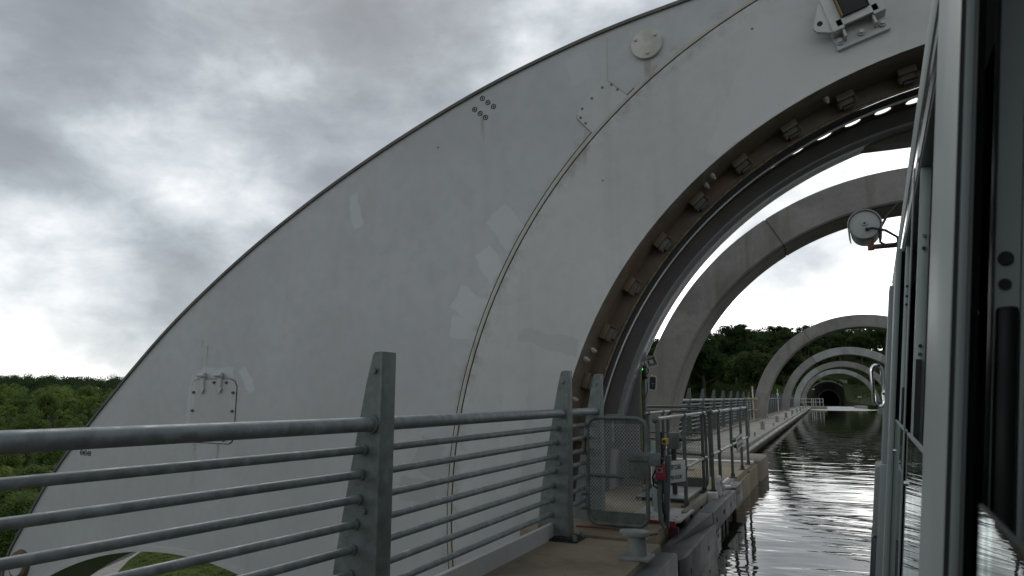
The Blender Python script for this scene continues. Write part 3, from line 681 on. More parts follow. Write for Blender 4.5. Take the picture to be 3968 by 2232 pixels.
for y in PY[1:4]: part('rail_collar', MB().cyl((-1.604, y-.014, -.105), (-1.604, y+.026, -.105), .036, None, 14), M['galv'], gr)

# ---- mesh gate across the walkway
def rounded(x0, x1, z0, z1, r, y, k=6):
    o = []
    for cx_, cz_, a0 in ((x1-r, z1-r, 0), (x0+r, z1-r, 90), (x0+r, z0+r, 180), (x1-r, z0+r, 270)):
        for i in range(k+1):
            a = R(a0+90*i/k); o.append((cx_+r*math.cos(a), y, cz_+r*math.sin(a)))
    return o
def diamond_mesh(x0, x1, z0, z1, y, w_, h_, r):
    """expanded-metal mesh: zigzag strands with real thickness, in one sheet"""
    mb = MB(); nx = int((x1-x0)/w_); nz = int((z1-z0)/h_)
    for j in range(nz):
        for s in (0, 1):
            zc2 = z0+h_*(j+.5); pts = []
            for i in range(2*nx+1):
                up_ = (i+s) % 2; pts.append((x0+w_*i/2, y, zc2+(h_*.46 if up_ else -h_*.46)))
            mb.tube(pts, r, 4)
    return mb
gt = thing('walkway_gate', 'grey wire mesh gate with rounded tube frame beside the near bollard', 'gate', (-1.4, 4.95, DECK))
part('frame', MB().tube(rounded(-1.618, -1.182, -.895, -.150, .075, 4.95), .0155, 12, closed=True), M['gate'], gt)
part('crossbar', MB().cyl((-1.618, 4.95, -.556), (-1.35, 4.95, -.562), .013, None, 10), M['gate'], gt)
part('wire_mesh', diamond_mesh(-1.61, -1.19, -.80, -.165, 4.952, .048, .0265, .0019), M['plate'], gt)
part('kick_plate', MB().bb(-1.60, -1.20, 4.943, 4.949, -.885, -.805), M['gate'], gt)
part('lock_plate', MB().bb(-1.30, -1.165, 4.925, 4.94, -.565, -.385), M['gate'], gt, bevel=.003)
part('lock_cover', MB().bb(-1.305, -1.16, 4.905, 4.926, -.445, -.382), M['gate'], gt, bevel=.004)
part('lock_box', MB().bb(-1.158, -1.085, 4.89, 4.96, -.475, -.388), M['gate'], gt, bevel=.005)
bx = part('counterweight_panel', MB().bb(-1.505, -1.362, 5.03, 5.06, -.375, -.125), M['gate'], gt, bevel=.012)
sp = MB(); sp.tube([(-1.44, 5.02, -.165), (-1.441, 5.018, -.33)], .006, 8)
for z, r in ((-.188, .008), (-.203, .01), (-.216, .009), (-.292, .009), (-.305, .011), (-.32, .01)): sp.ball((-1.441, 5.014, z), r*1.15)
part('latch_chain', sp, M['tube'], bx)
hg = part('hinge', MB().bb(-1.66, -1.622, 4.90, 4.955, -.30, -.288).bb(-1.66, -1.622, 4.90, 4.955, -.415, -.403).bb(-1.652, -1.632, 4.93, 4.96, -.40, -.30), M['clamp'], gt, bevel=.002)
part('lower_hinge', MB().bb(-1.66, -1.622, 4.90, 4.955, -.70, -.688).bb(-1.66, -1.622, 4.90, 4.955, -.80, -.788), M['clamp'], gt, bevel=.002)
gp = thing('gate_post', 'grey tubular gate post with red lock box beside the mesh gate', 'gate post', (-1.12, 5.0, DECK))
part('tube', MB().tube([(-1.117, 5.03, -.16), (-1.117, 5.03, -.70), (-1.112, 5.03, -.86), (-1.085, 5.03, DECK+.002)], .017, 10), M['gate'], gp)
part('channel', MB().box((-1.068, 5.06, -.66), (.04, .03, .50), Matrix.Rotation(R(3.5), 3, 'Y')), M['grey_beam'], gp, bevel=.004)
rbx = part('lock_switch', MB().bb(-1.132, -1.068, 4.985, 5.04, -.575, -.462), M['red'], gp, bevel=.005)
part('switch_face', MB().bb(-1.122, -1.078, 4.979, 4.984, -.525, -.49), simple('switch_print', (.35, .22, .22), .5), rbx)
part('switch_key', MB().cyl((-1.10, 4.978, -.507), (-1.10, 4.966, -.507), .010, None, 10).bb(-1.118, -1.08, 4.995, 5.03, -.462, -.43).bb(-1.098, -1.085, 4.985, 4.995, -.46, -.42), M['black'], rbx)
def text_mesh(txt, size, mat, name, parent, mtx, ext=.0008):
    cu = bpy.data.curves.new(name, 'FONT'); cu.body = txt; cu.size = size; cu.extrude = ext; cu.align_x = 'CENTER'; cu.align_y = 'CENTER'; cu.space_line = .95; cu.offset = size*.018
    tmp = bpy.data.objects.new('tmp_text', cu); COL.objects.link(tmp); dg = bpy.context.evaluated_depsgraph_get()
    me = bpy.data.meshes.new_from_object(tmp.evaluated_get(dg)); bpy.data.objects.remove(tmp); me.transform(mtx); me.materials.append(mat); me.name = name
    o = link(name, me, parent)
    if parent.type == 'MESH': o.location = (0, 0, 0)
    return o
part('cable', MB().tube([(-1.13, 5.02, -.50), (-1.16, 5.02, -.56), (-1.155, 5.02, -.62), (-1.10, 5.03, -.66), (-1.095, 5.03, -.78), (-1.085, 5.04, -.84)], .007, 6), M['black'], gp)
for z in (-.16, -.585):
    part('ball_joint', MB().ball((-1.13, 5.03, z), .028, 14, 9), M['gate'], gp)
# ---- white sign KEEP CLEAR / OPEN DOOR standing along the dock edge
def sign_board(name, label, c, rz, w_, h_, rx=0.0, grp=None):
    s = thing(name, label, 'sign', c, grp)
    m4 = Matrix.Translation(Vector(c)) @ Matrix.Rotation(rz, 4, 'Z') @ Matrix.Rotation(rx, 4, 'Y') @ Matrix.Rotation(R(90), 4, 'X')
    def q(mb): mb.v = [tuple(m4 @ Vector(p)) for p in mb.v]; return mb
    part('board', q(MB().bb(-w_/2, w_/2, -h_/2, h_/2, -.006, 0)), M['white'], s, bevel=.002)
    part('border', q(MB().bb(-w_/2-.004, w_/2+.004, -h_/2-.004, h_/2+.004, -.012, -.0065)), M['black'], s)
    text_mesh('KEEP CLEAR', h_*.205, M['black'], 'lettering', s, m4 @ Matrix.Translation((0, h_*.20, .0006)) @ Matrix.Diagonal((.86, 1.5, 1, 1)))
    text_mesh('OPEN DOOR', h_*.205, M['black'], 'lettering', s, m4 @ Matrix.Translation((0, -h_*.27, .0006)) @ Matrix.Diagonal((.9, 1.25, 1, 1)))
    return s, q
sg, q = sign_board('warning_sign', 'white KEEP CLEAR OPEN DOOR sign close behind the red lock box', (-1.045, 5.24, -.54), R(66), .27, .155)
part('clip', q(MB().bb(-.125, -.112, -.02, .03, -.02, .006)), M['black'], sg)

# ---- tube handrails on the dock
def handrail(name, label, x, y0, y1, posts, zt, zm, ym0=None, ym1=None, endball=True, base=True, r=.0165, z0=DECK):
    h_ = thing(name, label, 'handrail', (x, (y0+y1)/2, DECK))
    part('top_rail', MB().cyl((x, y0, zt), (x, y1, zt), r*.86, None, 12), M['tube'], h_)
    part('mid_rail', MB().cyl((x, ym0 or y0, zm), (x, ym1 or y1, zm), r*.86, None, 12), M['tube'], h_)
    for y in posts:
        p = part('post', MB().cyl((x, y, z0), (x, y, zt), r, None, 12), M['grey_beam'] if base == 'dark' else M['far_galv'], h_)
        for z in (zt, zm): part('ball_joint', MB().ball((x, y, z), r*1.55, 12, 8), M['far_galv'], p)
        part('foot', MB().cyl((x, y, z0), (x, y, z0+.012), .045, None, 14).cyl((x, y, z0+.01), (x, y, z0+.05), .024, None, 12), M['grey_beam'], p)
    return h_
ha = handrail('dock_handrail', 'near tube handrail with ball joints behind the red lock box', -1.13, 5.03, 7.28, [6.1, 7.06], -.155, -.592, 5.35, 7.26)
hb_ = handrail('dock_handrail', 'far tube handrail on the brown deck edge, carrying the small tilted sign', -1.03, 6.93, 10.24, [6.95, 7.46, 8.47, 9.46, 10.22], -.142, -.545, 6.95, 10.22)
hc_ = handrail('dock_handrail', 'short tube handrail beside the steel portal panel', -1.66, 6.95, 8.1, [7.05, 7.75], -.16, -.56)
part('loop_end', MB().tube([(-1.03, 10.22, -.142), (-1.02, 10.30, -.17), (-1.015, 10.34, -.28), (-1.015, 10.35, -.545)], .0145, 10), M['tube'], hb_)
sg2, q2 = sign_board('warning_sign', 'small white sign tilted on the far tube handrail above the water', (-1.00, 9.05, -.54), R(74), .20, .145, R(-16))
part('bracket', q2(MB().bb(-.09, .09, -.05, .05, -.05, -.012).cyl((-.09, .055, -.03), (-.09, .085, -.03), .006, None, 6)), M['dark_beam'], sg2, bevel=.003)

# ---- second mesh gate and hooped barrier further along
g2 = thing('dock_gate', 'second mesh gate with brown kick plate standing behind the dock handrail', 'gate', (-1.32, 7.3, DECK))
part('frame', MB().tube(rounded(-1.515, -1.135, -.90, -.145, .07, 7.3), .014, 10, closed=True), M['far_galv'], g2)
part('crossbar', MB().cyl((-1.51, 7.3, -.565), (-1.14, 7.3, -.575), .012, None, 8), M['gate'], g2)
part('wire_mesh', diamond_mesh(-1.505, -1.145, -.81, -.16, 7.3, .052, .031, .0016), M['dark_beam'], g2)
part('kick_plate', MB().bb(-1.50, -1.15, 7.292, 7.30, -.895, -.80), M['gate'], g2)
part('white_label', MB().bb(-1.47, -1.25, 7.28, 7.29, -.735, -.715), M['white'], g2)
hb3 = thing('hoop_barrier', 'dark bent tube barrier behind the mesh gates, reaching to the dock edge', 'barrier', (-1.7, 8.5, DECK))
part('hoop', MB().tube([(-2.35, 8.5, DECK), (-2.35, 8.5, -.20), (-2.32, 8.5, -.14), (-2.26, 8.5, -.115), (-1.40, 8.5, -.115), (-1.32, 8.5, -.13), (-1.285, 8.5, -.18), (-1.28, 8.5, -.25), (-1.28, 8.5, DECK)], .016, 10), M['far_galv'], hb3)
part('lower_rail', MB().cyl((-2.35, 8.48, -.165), (-1.29, 8.48, -.165), .013, None, 8), M['far_galv'], hb3)
part('mid_rail', MB().tube([(-2.35, 8.5, -.49), (-1.45, 8.5, -.50), (-1.34, 8.5, -.49), (-1.30, 8.5, -.44), (-1.29, 8.5, -.38)], .014, 8), M['far_galv'], hb3)
part('slide_rail', MB().cyl((-2.35, 8.5, -.42), (-1.29, 8.5, -.42), .012, None, 8), M['far_galv'], hb3)
cb = thing('control_box', 'dark green control box mounted behind the yellow emergency switch', 'control box', (-1.31, 6.62, -.47))
part('case', MB().bb(-1.365, -1.265, 6.55, 6.68, -.475, -.325), M['gate'], cb, bevel=.008)
part('stand', MB().bb(-1.345, -1.305, 6.60, 6.64, DECK, -.475), M['dark_beam'], cb)
part('knob', MB().cyl((-1.262, 6.6, -.39), (-1.235, 6.6, -.39), .016, None, 10), M['black'], cb)
es = thing('emergency_switch', 'small yellow emergency stop box with black button on the dock post', 'switch', (-1.335, 6.3, -.39))
part('case', MB().bb(-1.361, -1.309, 6.28, 6.33, -.416, -.364), M['yellow'], es, bevel=.005)
part('button', MB().cyl((-1.338, 6.28, -.389), (-1.338, 6.262, -.389), .012, .015, 12), M['dark_beam'], es)
part('stem', MB().cyl((-1.37, 6.33, DECK), (-1.37, 6.33, -.31), .016, None, 8), M['dark_beam'], es)
part('cable', MB().tube([(-1.335, 6.3, -.416), (-1.335, 6.3, -.44), (-1.36, 6.31, -.48), (-1.37, 6.31, -.55)], .005, 6), M['black'], es)
wsx = thing('white_strip_panel', 'narrow white upright strip standing behind the mesh gate post', 'panel', (-1.24, 5.6, DECK))
part('strip', MB().bb(-1.262, -1.245, 5.60, 5.62, -.50, -.345), M['white'], wsx); part('back_plate', MB().bb(-1.30, -1.262, 5.61, 5.63, DECK, -.35), M['alu_teal'], wsx)

# ---- deck plates, kerb, fender beams, lug on the dock edge
cpz = thing('chequer_plate', 'grey drilled steel plate with red front edge beside the gate post', 'deck plate', (-1.2, 5.5, DECK))
part('plate', MB().prism_z([(-1.42, 5.22), (-1.055, 5.22), (-1.025, 5.27), (-1.02, 5.84), (-1.42, 5.84)], DECK+.004, DECK+.022), M['chequer'], cpz, bevel=.003)
part('red_edge', MB().bb(-1.42, -1.05, 5.208, 5.219, DECK-.018, DECK+.021), M['red'], cpz)
part('apron', MB().bb(-1.10, -1.03, 5.20, 5.24, DECK-.30, DECK-.02), simple('dark_red_paint', (.07, .012, .015), .6), cpz)
for x, y in [(-1.33, 5.30), (-1.24, 5.34), (-1.16, 5.37), (-1.08, 5.42), (-1.30, 5.52), (-1.07, 5.60), (-1.07, 5.28), (-1.2, 5.7)]:
    part('drill_hole', MB().cyl((x, y, DECK+.0215), (x, y, DECK+.0228), .012, None, 10), M['groove'], cpz)
for k, (ya, yb) in enumerate(((6.34, 6.72), (6.73, 7.20))):
    fpz = lone('floor_plate', MB().bb(-1.62, -1.165, ya, yb, DECK+.001, DECK+.03), M['chequer'], ['pale steel floor plate on the dock, nearer of two behind the handrail post', 'pale steel floor plate on the dock right before the second mesh gate'][k], 'deck plate', 'pale floor plates', bevel=.003)
lone('front_gap_strip', MB().bb(-1.62, -1.165, 6.315, 6.335, DECK+.001, DECK+.024), M['rubber'], 'dark strip along the near edge of the pale floor plates', 'seal strip')
tk = thing('timber_kerb', 'pale kerb board standing along the dock edge behind the fender beam', 'kerb', (-1.06, 6.3, DECK))
part('board', MB().bb(-1.085, -1.045, 5.62, 6.88, DECK-.12, DECK+.035), M['kerb'], tk, bevel=.006)
for y in (5.8, 6.3, 6.75): part('bolt', MB().cyl((-1.045, y, DECK-.03), (-1.03, y, DECK-.03), .014, None, 8), M['dark_beam'], tk)
bl = thing('timber_block', 'short pale board with two bolts standing behind the mesh gate', 'kerb', (-1.35, 5.9, DECK))
part('board', MB().bb(-1.40, -1.25, 6.0, 6.03, DECK, DECK+.10), M['kerb'], bl, bevel=.005)
for z in (.03, .07): part('bolt', MB().cyl((-1.27, 6.0, DECK+z), (-1.27, 5.985, DECK+z), .01, None, 8), M['dark_beam'], bl)
fb = thing('upper_fender', 'bent upper grey fender beam with bolt holes along the dock edge', 'fender beam', (-.95, 6, -1.1))
part('beam', MB().prism_z([(-1.01, 5.92), (-.885, 5.92), (-.88, 7.42), (-1.0, 7.42)], -1.085, DECK-.006), M['grey_beam'], fb, bevel=.012)
sl = MB(); zt_, zb_ = DECK-.006, -1.085
sl.add([(-1.01, 5.915, zt_), (-.887, 5.915, zt_), (-1.055, 4.75, zt_-.10), (-1.085, 4.75, zt_-.10), (-1.01, 5.915, zb_), (-.887, 5.915, zb_), (-1.055, 4.75, zb_-.02), (-1.085, 4.75, zb_-.02)],
       [(0, 1, 2, 3), (7, 6, 5, 4), (0, 4, 5, 1), (1, 5, 6, 2), (2, 6, 7, 3), (3, 7, 4, 0)])
part('splayed_end', sl, M['dark_beam'], fb, bevel=.012)
for y in (6.1, 6.5, 6.55, 7.0, 7.3): part('bolt_hole', MB().cyl((-.8815, y, -1.0), (-.8795, y, -1.0), .018, None, 10), M['groove'], fb)
part('nosing', MB().prism_z([(-1.03, 7.45), (-.885, 7.45), (-.88, 8.0), (-.99, 8.02)], -1.08, DECK+.012), M['grey_beam'], fb, bevel=.01)
for y in (7.6, 7.72): part('bolt_hole', MB().cyl((-.8835, y, -.97), (-.8805, y, -.97), .016, None, 10), M['groove'], fb)
part('side_trough', MB().prism_z([(-1.03, 7.44), (-1.0, 7.44), (-1.0, 7.95), (-1.03, 7.97)], DECK-.02, DECK+.055), M['plate'], fb, bevel=.004)
lf = thing('lower_fender', 'dark lower fender beam just above the water at the dock end', 'fender beam', (-.93, 5.2, -1.2))
part('beam', MB().prism_z([(-1.1, 4.56), (-.90, 4.56), (-.872, 4.66), (-.872, 5.95), (-1.1, 5.95)], -1.36, -1.005), M['dark_beam'], lf, bevel=.014)
part('nose', MB().prism_z([(-1.06, 5.965), (-.875, 5.965), (-.90, 6.40), (-1.06, 6.42)], -1.30, -1.10), M['grey_beam'], lf, bevel=.012)
for y in (4.8, 5.55, 6.08): part('bolt_hole', MB().cyl((-.874, y, -1.12), (-.8705, y, -1.12), .02, None, 10), M['groove'], lf)
pl = thing('fender_pile', 'dark steel piles standing in the water under the dock fender', 'pile', (-.95, 6.9, -2))
for y in (6.55, 6.75, 7.0): part('pile', MB().bb(-1.04, -.93, y, y+.14, -2.4, -1.09), M['rubber'], pl, bevel=.01)
lg = thing('mooring_lug', 'pale grey steel lug with an eye at the end of the dock fender', 'lug', (-.985, 7.0, DECK))
lgm = MB().cyl((-1.0, 7.0, -.80), (-.965, 7.0, -.80), .062, None, 24).bb(-1.0, -.965, 6.94, 7.06, -.94, -.80)
part('eye_plate', lgm, M['plate'], lg, bevel=.004)
part('eye_hole', MB().cyl((-.966, 7.0, -.80), (-.9635, 7.0, -.80), .022, None, 16), M['groove'], lg)
part('base_block', MB().bb(-1.055, -.965, 6.70, 6.80, -1.0, -.865), M['plate'], lg, bevel=.005)
part('stay', MB().cyl((-.96, 7.12, -.86), (-.93, 7.35, -.88), .02, None, 10), M['plate'], lg)
hs = lone('red_hose', MB().tube([(-1.66, 4.80, DECK+.012), (-1.4, 4.82, DECK+.012), (-1.2, 4.74, DECK+.012), (-1.12, 4.70, DECK+.012), (-1.08, 4.76, DECK+.012)], .007, 8), simple('faded_red_hose', (.13, .035, .035), .6), 'thin red hose lying on the deck under the mesh gate', 'hose')

# ---- bollards and cleats
nbz = thing('deck_bollard', 'near grey mooring bollard with flat lipped cap on the brown deck', 'bollard', (-1.04, 4.06, DECK))
part('barrel', MB().tube([(-1.04, 4.06, DECK+.018), (-1.04, 4.06, -.78)], [.056, .053], 28), M['bollard'], nbz)
capp = []
for k in range(28):
    a = 2*math.pi*k/28; rx = .072+(.028 if math.cos(a) < 0 else 0)*abs(math.cos(a))**.7
    capp.append((-1.04+rx*math.cos(a), 4.06+.068*math.sin(a)))
part('cap', MB().prism_z(capp, -.785, -.757), M['bollard'], nbz, bevel=.007)
part('base_plate', MB().bb(-1.125, -.955, 3.975, 4.145, DECK, DECK+.018), M['bollard'], nbz, bevel=.005)
def make_bollard(y, label):
    t_ = thing('walkway_bollard', label, 'bollard', (-1.72, y, DECK), 'bollards along the canal walkway')
    c = (-1.72, y)
    part('barrel', MB().cyl((*c, DECK), (*c, DECK+.165), .062, .060, 18), M['bollard'], t_)
    part('cap', MB().cyl((*c, DECK+.16), (*c, DECK+.172), .078, None, 18), M['bollard'], t_)
    part('pin', MB().cyl((*c, DECK+.165), (*c, DECK+.235), .011, None, 8).cyl((c[0]-.085, y, DECK+.19), (c[0]+.085, y, DECK+.19), .007, None, 6), M['dark_beam'], t_)
    part('base', MB().bb(c[0]-.10, c[0]+.10, y-.10, y+.10, DECK, DECK+.008), M['bollard'], t_)
    return t_
b0 = make_bollard(21.4, 'nearest of the pinned bollards along the far walkway')
ordn = ['second', 'third', 'fourth', 'fifth', 'sixth', 'seventh', 'eighth', 'farthest']
for k in range(8):
    c = copy_tree(b0); c.location.y = 21.4+6.5*(k+1); c['label'] = f'{ordn[k]} of the pinned bollards along the far walkway, counting from the gates'
def make_cleat(y, label):
    t_ = thing('walkway_cleat', label, 'cleat', (-1.60, y, DECK), 'small cleats along the canal walkway'); c = (-1.60, y)
    part('stem', MB().tube([(*c, DECK), (*c, DECK+.03), (*c, DECK+.075)], [.034, .022, .024], 12), M['bollard'], t_)
    part('horns', MB().tube([(-1.6, y-.055, DECK+.09), (-1.6, y-.03, DECK+.076), (-1.6, y+.03, DECK+.076), (-1.6, y+.055, DECK+.09)], .015, 8), M['bollard'], t_)
    return t_
c0 = make_cleat(17.6, 'nearest of the small cleats along the canal walkway edge')
for k in range(5):
    c = copy_tree(c0); c.location.y = 17.6+6.5*(k+1); c['label'] = f'{ordn[k] if k < 4 else "farthest"} of the small cleats along the canal walkway edge'

# ---- fence of fin posts on the aqueduct
fn = thing('aqueduct_fence', 'long fence of dark tapered fin posts along the aqueduct walkway', 'fence', (-2.94, 12.5, DECK))
def fin_web():
    web = [(0, 0), (-.225, 0), (-.205, .30), (-.155, .62), (-.085, .95), (-.045, 1.10), (-.03, 1.125), (0, 1.13)]
    return MB().prism(web, -.006, .006).bb(-.006, .014, -.006, .07, 0, 1.13)
fme = fin_web().mesh('fin_post', M['far_galv'])
ys = []; y = 12.8
while y < 79:
    if not any(a-.3 < y < a+1.3 for a in ARCH_Y): ys.append(y)
    y += 2.0
for i, y in enumerate(ys):
    o = bpy.data.objects.new('post', fme); COL.objects.link(o); o.parent = fn; o.location = Vector((-2.94, y, DECK))-fn.location
for z, x, r in [(-.07, -2.965, .032)]+[(-.17-.098*k, -3.0-.009*k, .017) for k in range(7)]:
    part('top_rail' if r > .02 else 'rail', MB().cyl((x, 12.3, z), (x, 79.2, z), r, None, 8), M['rail'], fn)

# ---- scaffold poles with yellow caps by the second arch
sc_ = thing('scaffold_poles', 'yellow-capped scaffold poles with an orange tube at the foot of the second arch', 'scaffolding', (-2.7, 29.5, DECK))
for x, z, m in ((-2.80, -.05, 'tube'), (-2.68, .42, 'white'), (-2.58, -.03, 'orange'), (-2.90, -.03, 'tube')):
    p = part('pole', MB().cyl((x, 29.5, DECK), (x, 29.5, z), .03, None, 10), M[m], sc_)
    part('cap', MB().cyl((x, 29.5, z-.05), (x, 29.5, z+.02), .045, None, 10), M['yellow'], p)
for z in (-.06, -.50):
    part('ledger', MB().cyl((-3.0, 29.47, z), (-2.48, 29.47, z), .026, None, 8).cyl((-2.80, 28.6, z), (-2.80, 29.6, z), .026, None, 8), M['tube'], sc_)
    for x in (-2.99, -2.80, -2.58): part('coupler', MB().box((x, 29.46, z), (.09, .09, .09)), M['yellow'], sc_, bevel=.01)
lone('marker_pole', MB().cyl((-2.96, 50, DECK), (-2.95, 50, .56), .03, .02, 8).bb(-3.02, -2.89, 49.97, 50.03, .12, .30), M['white'], 'thin white marker pole beside the third hoop', 'pole')

# ---- loudspeaker and floodlight on the service post
def orient(c, look, up_=Vector((0, 0, 1))):
    f_ = Vector(look).normalized(); r_ = f_.cross(up_).normalized(); u_ = r_.cross(f_); return Matrix((( r_.x, f_.x, u_.x, c[0]), (r_.y, f_.y, u_.y, c[1]), (r_.z, f_.z, u_.z, c[2]), (0, 0, 0, 1)))
spk = thing('horn_loudspeaker', 'square grey horn loudspeaker on the steel post by the portal ring', 'loudspeaker', (-1.68, 7.4, .37))
m4 = orient((-1.68, 7.36, .37), (.28, -1, -.12)) @ Matrix.Rotation(R(17), 4, 'Y')
def T(mb, m=None):
    m = m or m4; mb.v = [tuple(m @ Vector(p)) for p in mb.v]; return mb
hn = MB(); a, b, dpt = .058, .026, .075       # square horn, open to the front (+Y local)
vo = [(-a, 0, -a), (a, 0, -a), (a, 0, a), (-a, 0, a)]; vi = [(x*.88, .002, z*.88) for x, _, z in vo]; vb = [(-b, -dpt, -b), (b, -dpt, -b), (b, -dpt, b), (-b, -dpt, b)]; vk = [(x*1.25, -dpt-.004, z*1.25) for x, _, z in vb]
hn.add(vo+vi+vb+vk, [(i, (i+1) % 4, (i+1) % 4+4, i+4) for i in range(4)]+[(i+4, (i+1) % 4+4, (i+1) % 4+8, i+8) for i in range(4)]+[(i, i+12, (i+1) % 4+12, (i+1) % 4) for i in range(4)]+[(8, 9, 10, 11), (15, 14, 13, 12)])
part('horn', T(hn), M['white'], spk, smooth=False)
part('driver', T(MB().bb(-.022, .022, -.05, -.02, -.022, .022).cyl((0, -.022, 0), (0, -.012, 0), .012, .006, 10)), M['white'], spk, bevel=.003)
part('back', T(MB().cyl((0, -.07, 0), (0, -.14, 0), .035, .03, 14)), M['lampgrey'], spk)
part('bracket', MB().tube([(-1.70, 7.45, .43), (-1.755, 7.44, .44), (-1.785, 7.43, .42)], .010, 8), M['far_galv'], spk)
fl = thing('floodlight', 'grey framed floodlight with round lens under the horn loudspeaker', 'floodlight', (-1.675, 7.4, .14))
m5 = orient((-1.675, 7.36, .145), (.30, -1, -.02)) @ Matrix.Rotation(R(-4), 4, 'Y')
part('housing', T(MB().bb(-.036, .036, -.07, -.004, -.074, .074), m5), M['far_galv'], fl, bevel=.012)
fr_ = MB().tube([(x, .0, z) for x, _, z in rounded(-.038, .038, -.074, .074, .022, 0)], .0075, 8, closed=True); part('frame', T(fr_, m5), M['plate'], fl)
part('window', T(MB().bb(-.030, .030, -.006, -.003, -.062, .062), m5), M['black'], fl)
part('lens', T(MB().ball((0, -.006, -.006), .017, 12, 8), m5), M['lens'], fl)
part('yoke', MB().tube([(-1.785, 7.43, .19), (-1.74, 7.41, .20), (-1.70, 7.40, .23), (-1.675, 7.38, .225)], .008, 8), M['plate'], fl)
part('cable', MB().tube([(-1.715, 7.40, .17), (-1.735, 7.40, .15), (-1.74, 7.40, .06), (-1.765, 7.40, -.01), (-1.79, 7.40, -.015)], .005, 6), M['black'], fl)
jb = thing('junction_box', 'black junction box with green light between loudspeaker and floodlight', 'junction box', (-1.765, 7.39, .26))
part('case', MB().bb(-1.79, -1.735, 7.33, 7.40, .20, .33), M['black'], jb, bevel=.006)
part('indicator', MB().cyl((-1.775, 7.33, .295), (-1.775, 7.315, .295), .011, None, 10), M['led'], jb)
part('cable', MB().tube([(-1.735, 7.36, .32), (-1.715, 7.36, .30), (-1.715, 7.36, .26), (-1.735, 7.36, .24)], .006, 6), M['black'], jb)

# ---- far end: jetty with white railing, right bank wall, tunnel
jt = MB(); jt.prism_z([(-3.2, 79.5), (-1.55, 79.5), (.0, 80.4), (.02, 80.9), (-.2, 82.2), (-3.2, 82.2)], -2.2, DECK-.004); struct('jetty', jt, M['kerb'], bevel=.03)
jr = thing('jetty_railing', 'white tube railing on the jetty at the end of the aqueduct', 'railing', (-1.2, 80.2, DECK))
for x in (-1.97, -1.42, -1.25, -1.02, -.64, -.32): part('post', MB().cyl((x, 80+(x+1.55)*.32 if x > -1.55 else 79.9, DECK-.02), (x, 80+(x+1.55)*.32 if x > -1.55 else 79.9, -.14), .03, None, 8), M['white'], jr)
for z in (-.14, -.48): part('rail', MB().tube([(-2.6, 79.9, z), (-1.45, 79.9, z), (-.32, 80.39, z)], .026, 8), M['white'], jr)
rw = MB(); rw.prism_z([(2.9, 90), (4.0, 84), (4.7, 79.6), (6.2, 79.6), (6.5, 95), (3.0, 91.5)], -2.6, -.93); struct('bank_wall', rw, M['kerb'], bevel=.03)
tn = thing('tunnel_portal', 'dark stone canal tunnel mouth in the grassy bank beyond the hoops', 'tunnel', (CH, 190, -2.9))
def ell(a, top, y, k=26, z0=-3.0):
    o = [(CH-a, y, z0)]; zb = -1.2
    for i in range(k+1):
        th = math.pi*(1-i/k); o.append((CH+a*math.cos(th), y, zb+(top-zb)*math.sin(th)**.9))
    return o+[(CH+a, y, z0)]
def loft(A_, B_): n = len(A_); return MB().add(A_+B_, [(i, i+1, n+i+1, n+i) for i in range(n-1)])
part('flared_face', loft(ell(4.45, 3.75, 190.0), ell(2.45, 1.78, 192.5)), M['brick'], tn, angle=60)
part('lining', loft(ell(2.45, 1.78, 192.5), ell(2.3, 1.65, 232)), M['brick'], tn, angle=60)
part('end_wall', MB().bb(CH-3, CH+3, 231, 231.3, -3, 2.2), M['wall'], tn)
part('coping', loft(ell(4.45, 3.75, 190.0), ell(4.6, 3.95, 191.2)), M['brick'], tn, angle=60)
part('opening_ring', loft(ell(2.45, 1.78, 192.42), ell(2.62, 1.94, 192.30)), M['wall'], tn, angle=60)
for nm, x, y, z, w_, h_, lb in (('bank_notice', 4.7, 120, .10, .55, .22, 'white notice board on the bank right of the tunnel'), ('bank_notice', 6.55, 112, -.12, .30, .28, 'cream notice by the right bank beside the boat rail'), ('bank_notice', -2.2, 150, 1.6, .5, .26, 'pale blue sign up the bank left of the tunnel'), ('bank_notice', -3.4, 140, .0, .22, .5, 'small white post sign left of the tunnel mouth')):
    s_ = thing(nm, lb, 'notice', (x, y, z-1)); part('board', MB().bb(x-w_/2, x+w_/2, y-.02, y+.02, z-h_/2, z+h_/2), M['white'], s_, bevel=.01)
    part('post', MB().bb(x-.04, x+.04, y+.02, y+.08, min(ground_h(x, y), z-h_)-.3, z), M['bark'], s_)

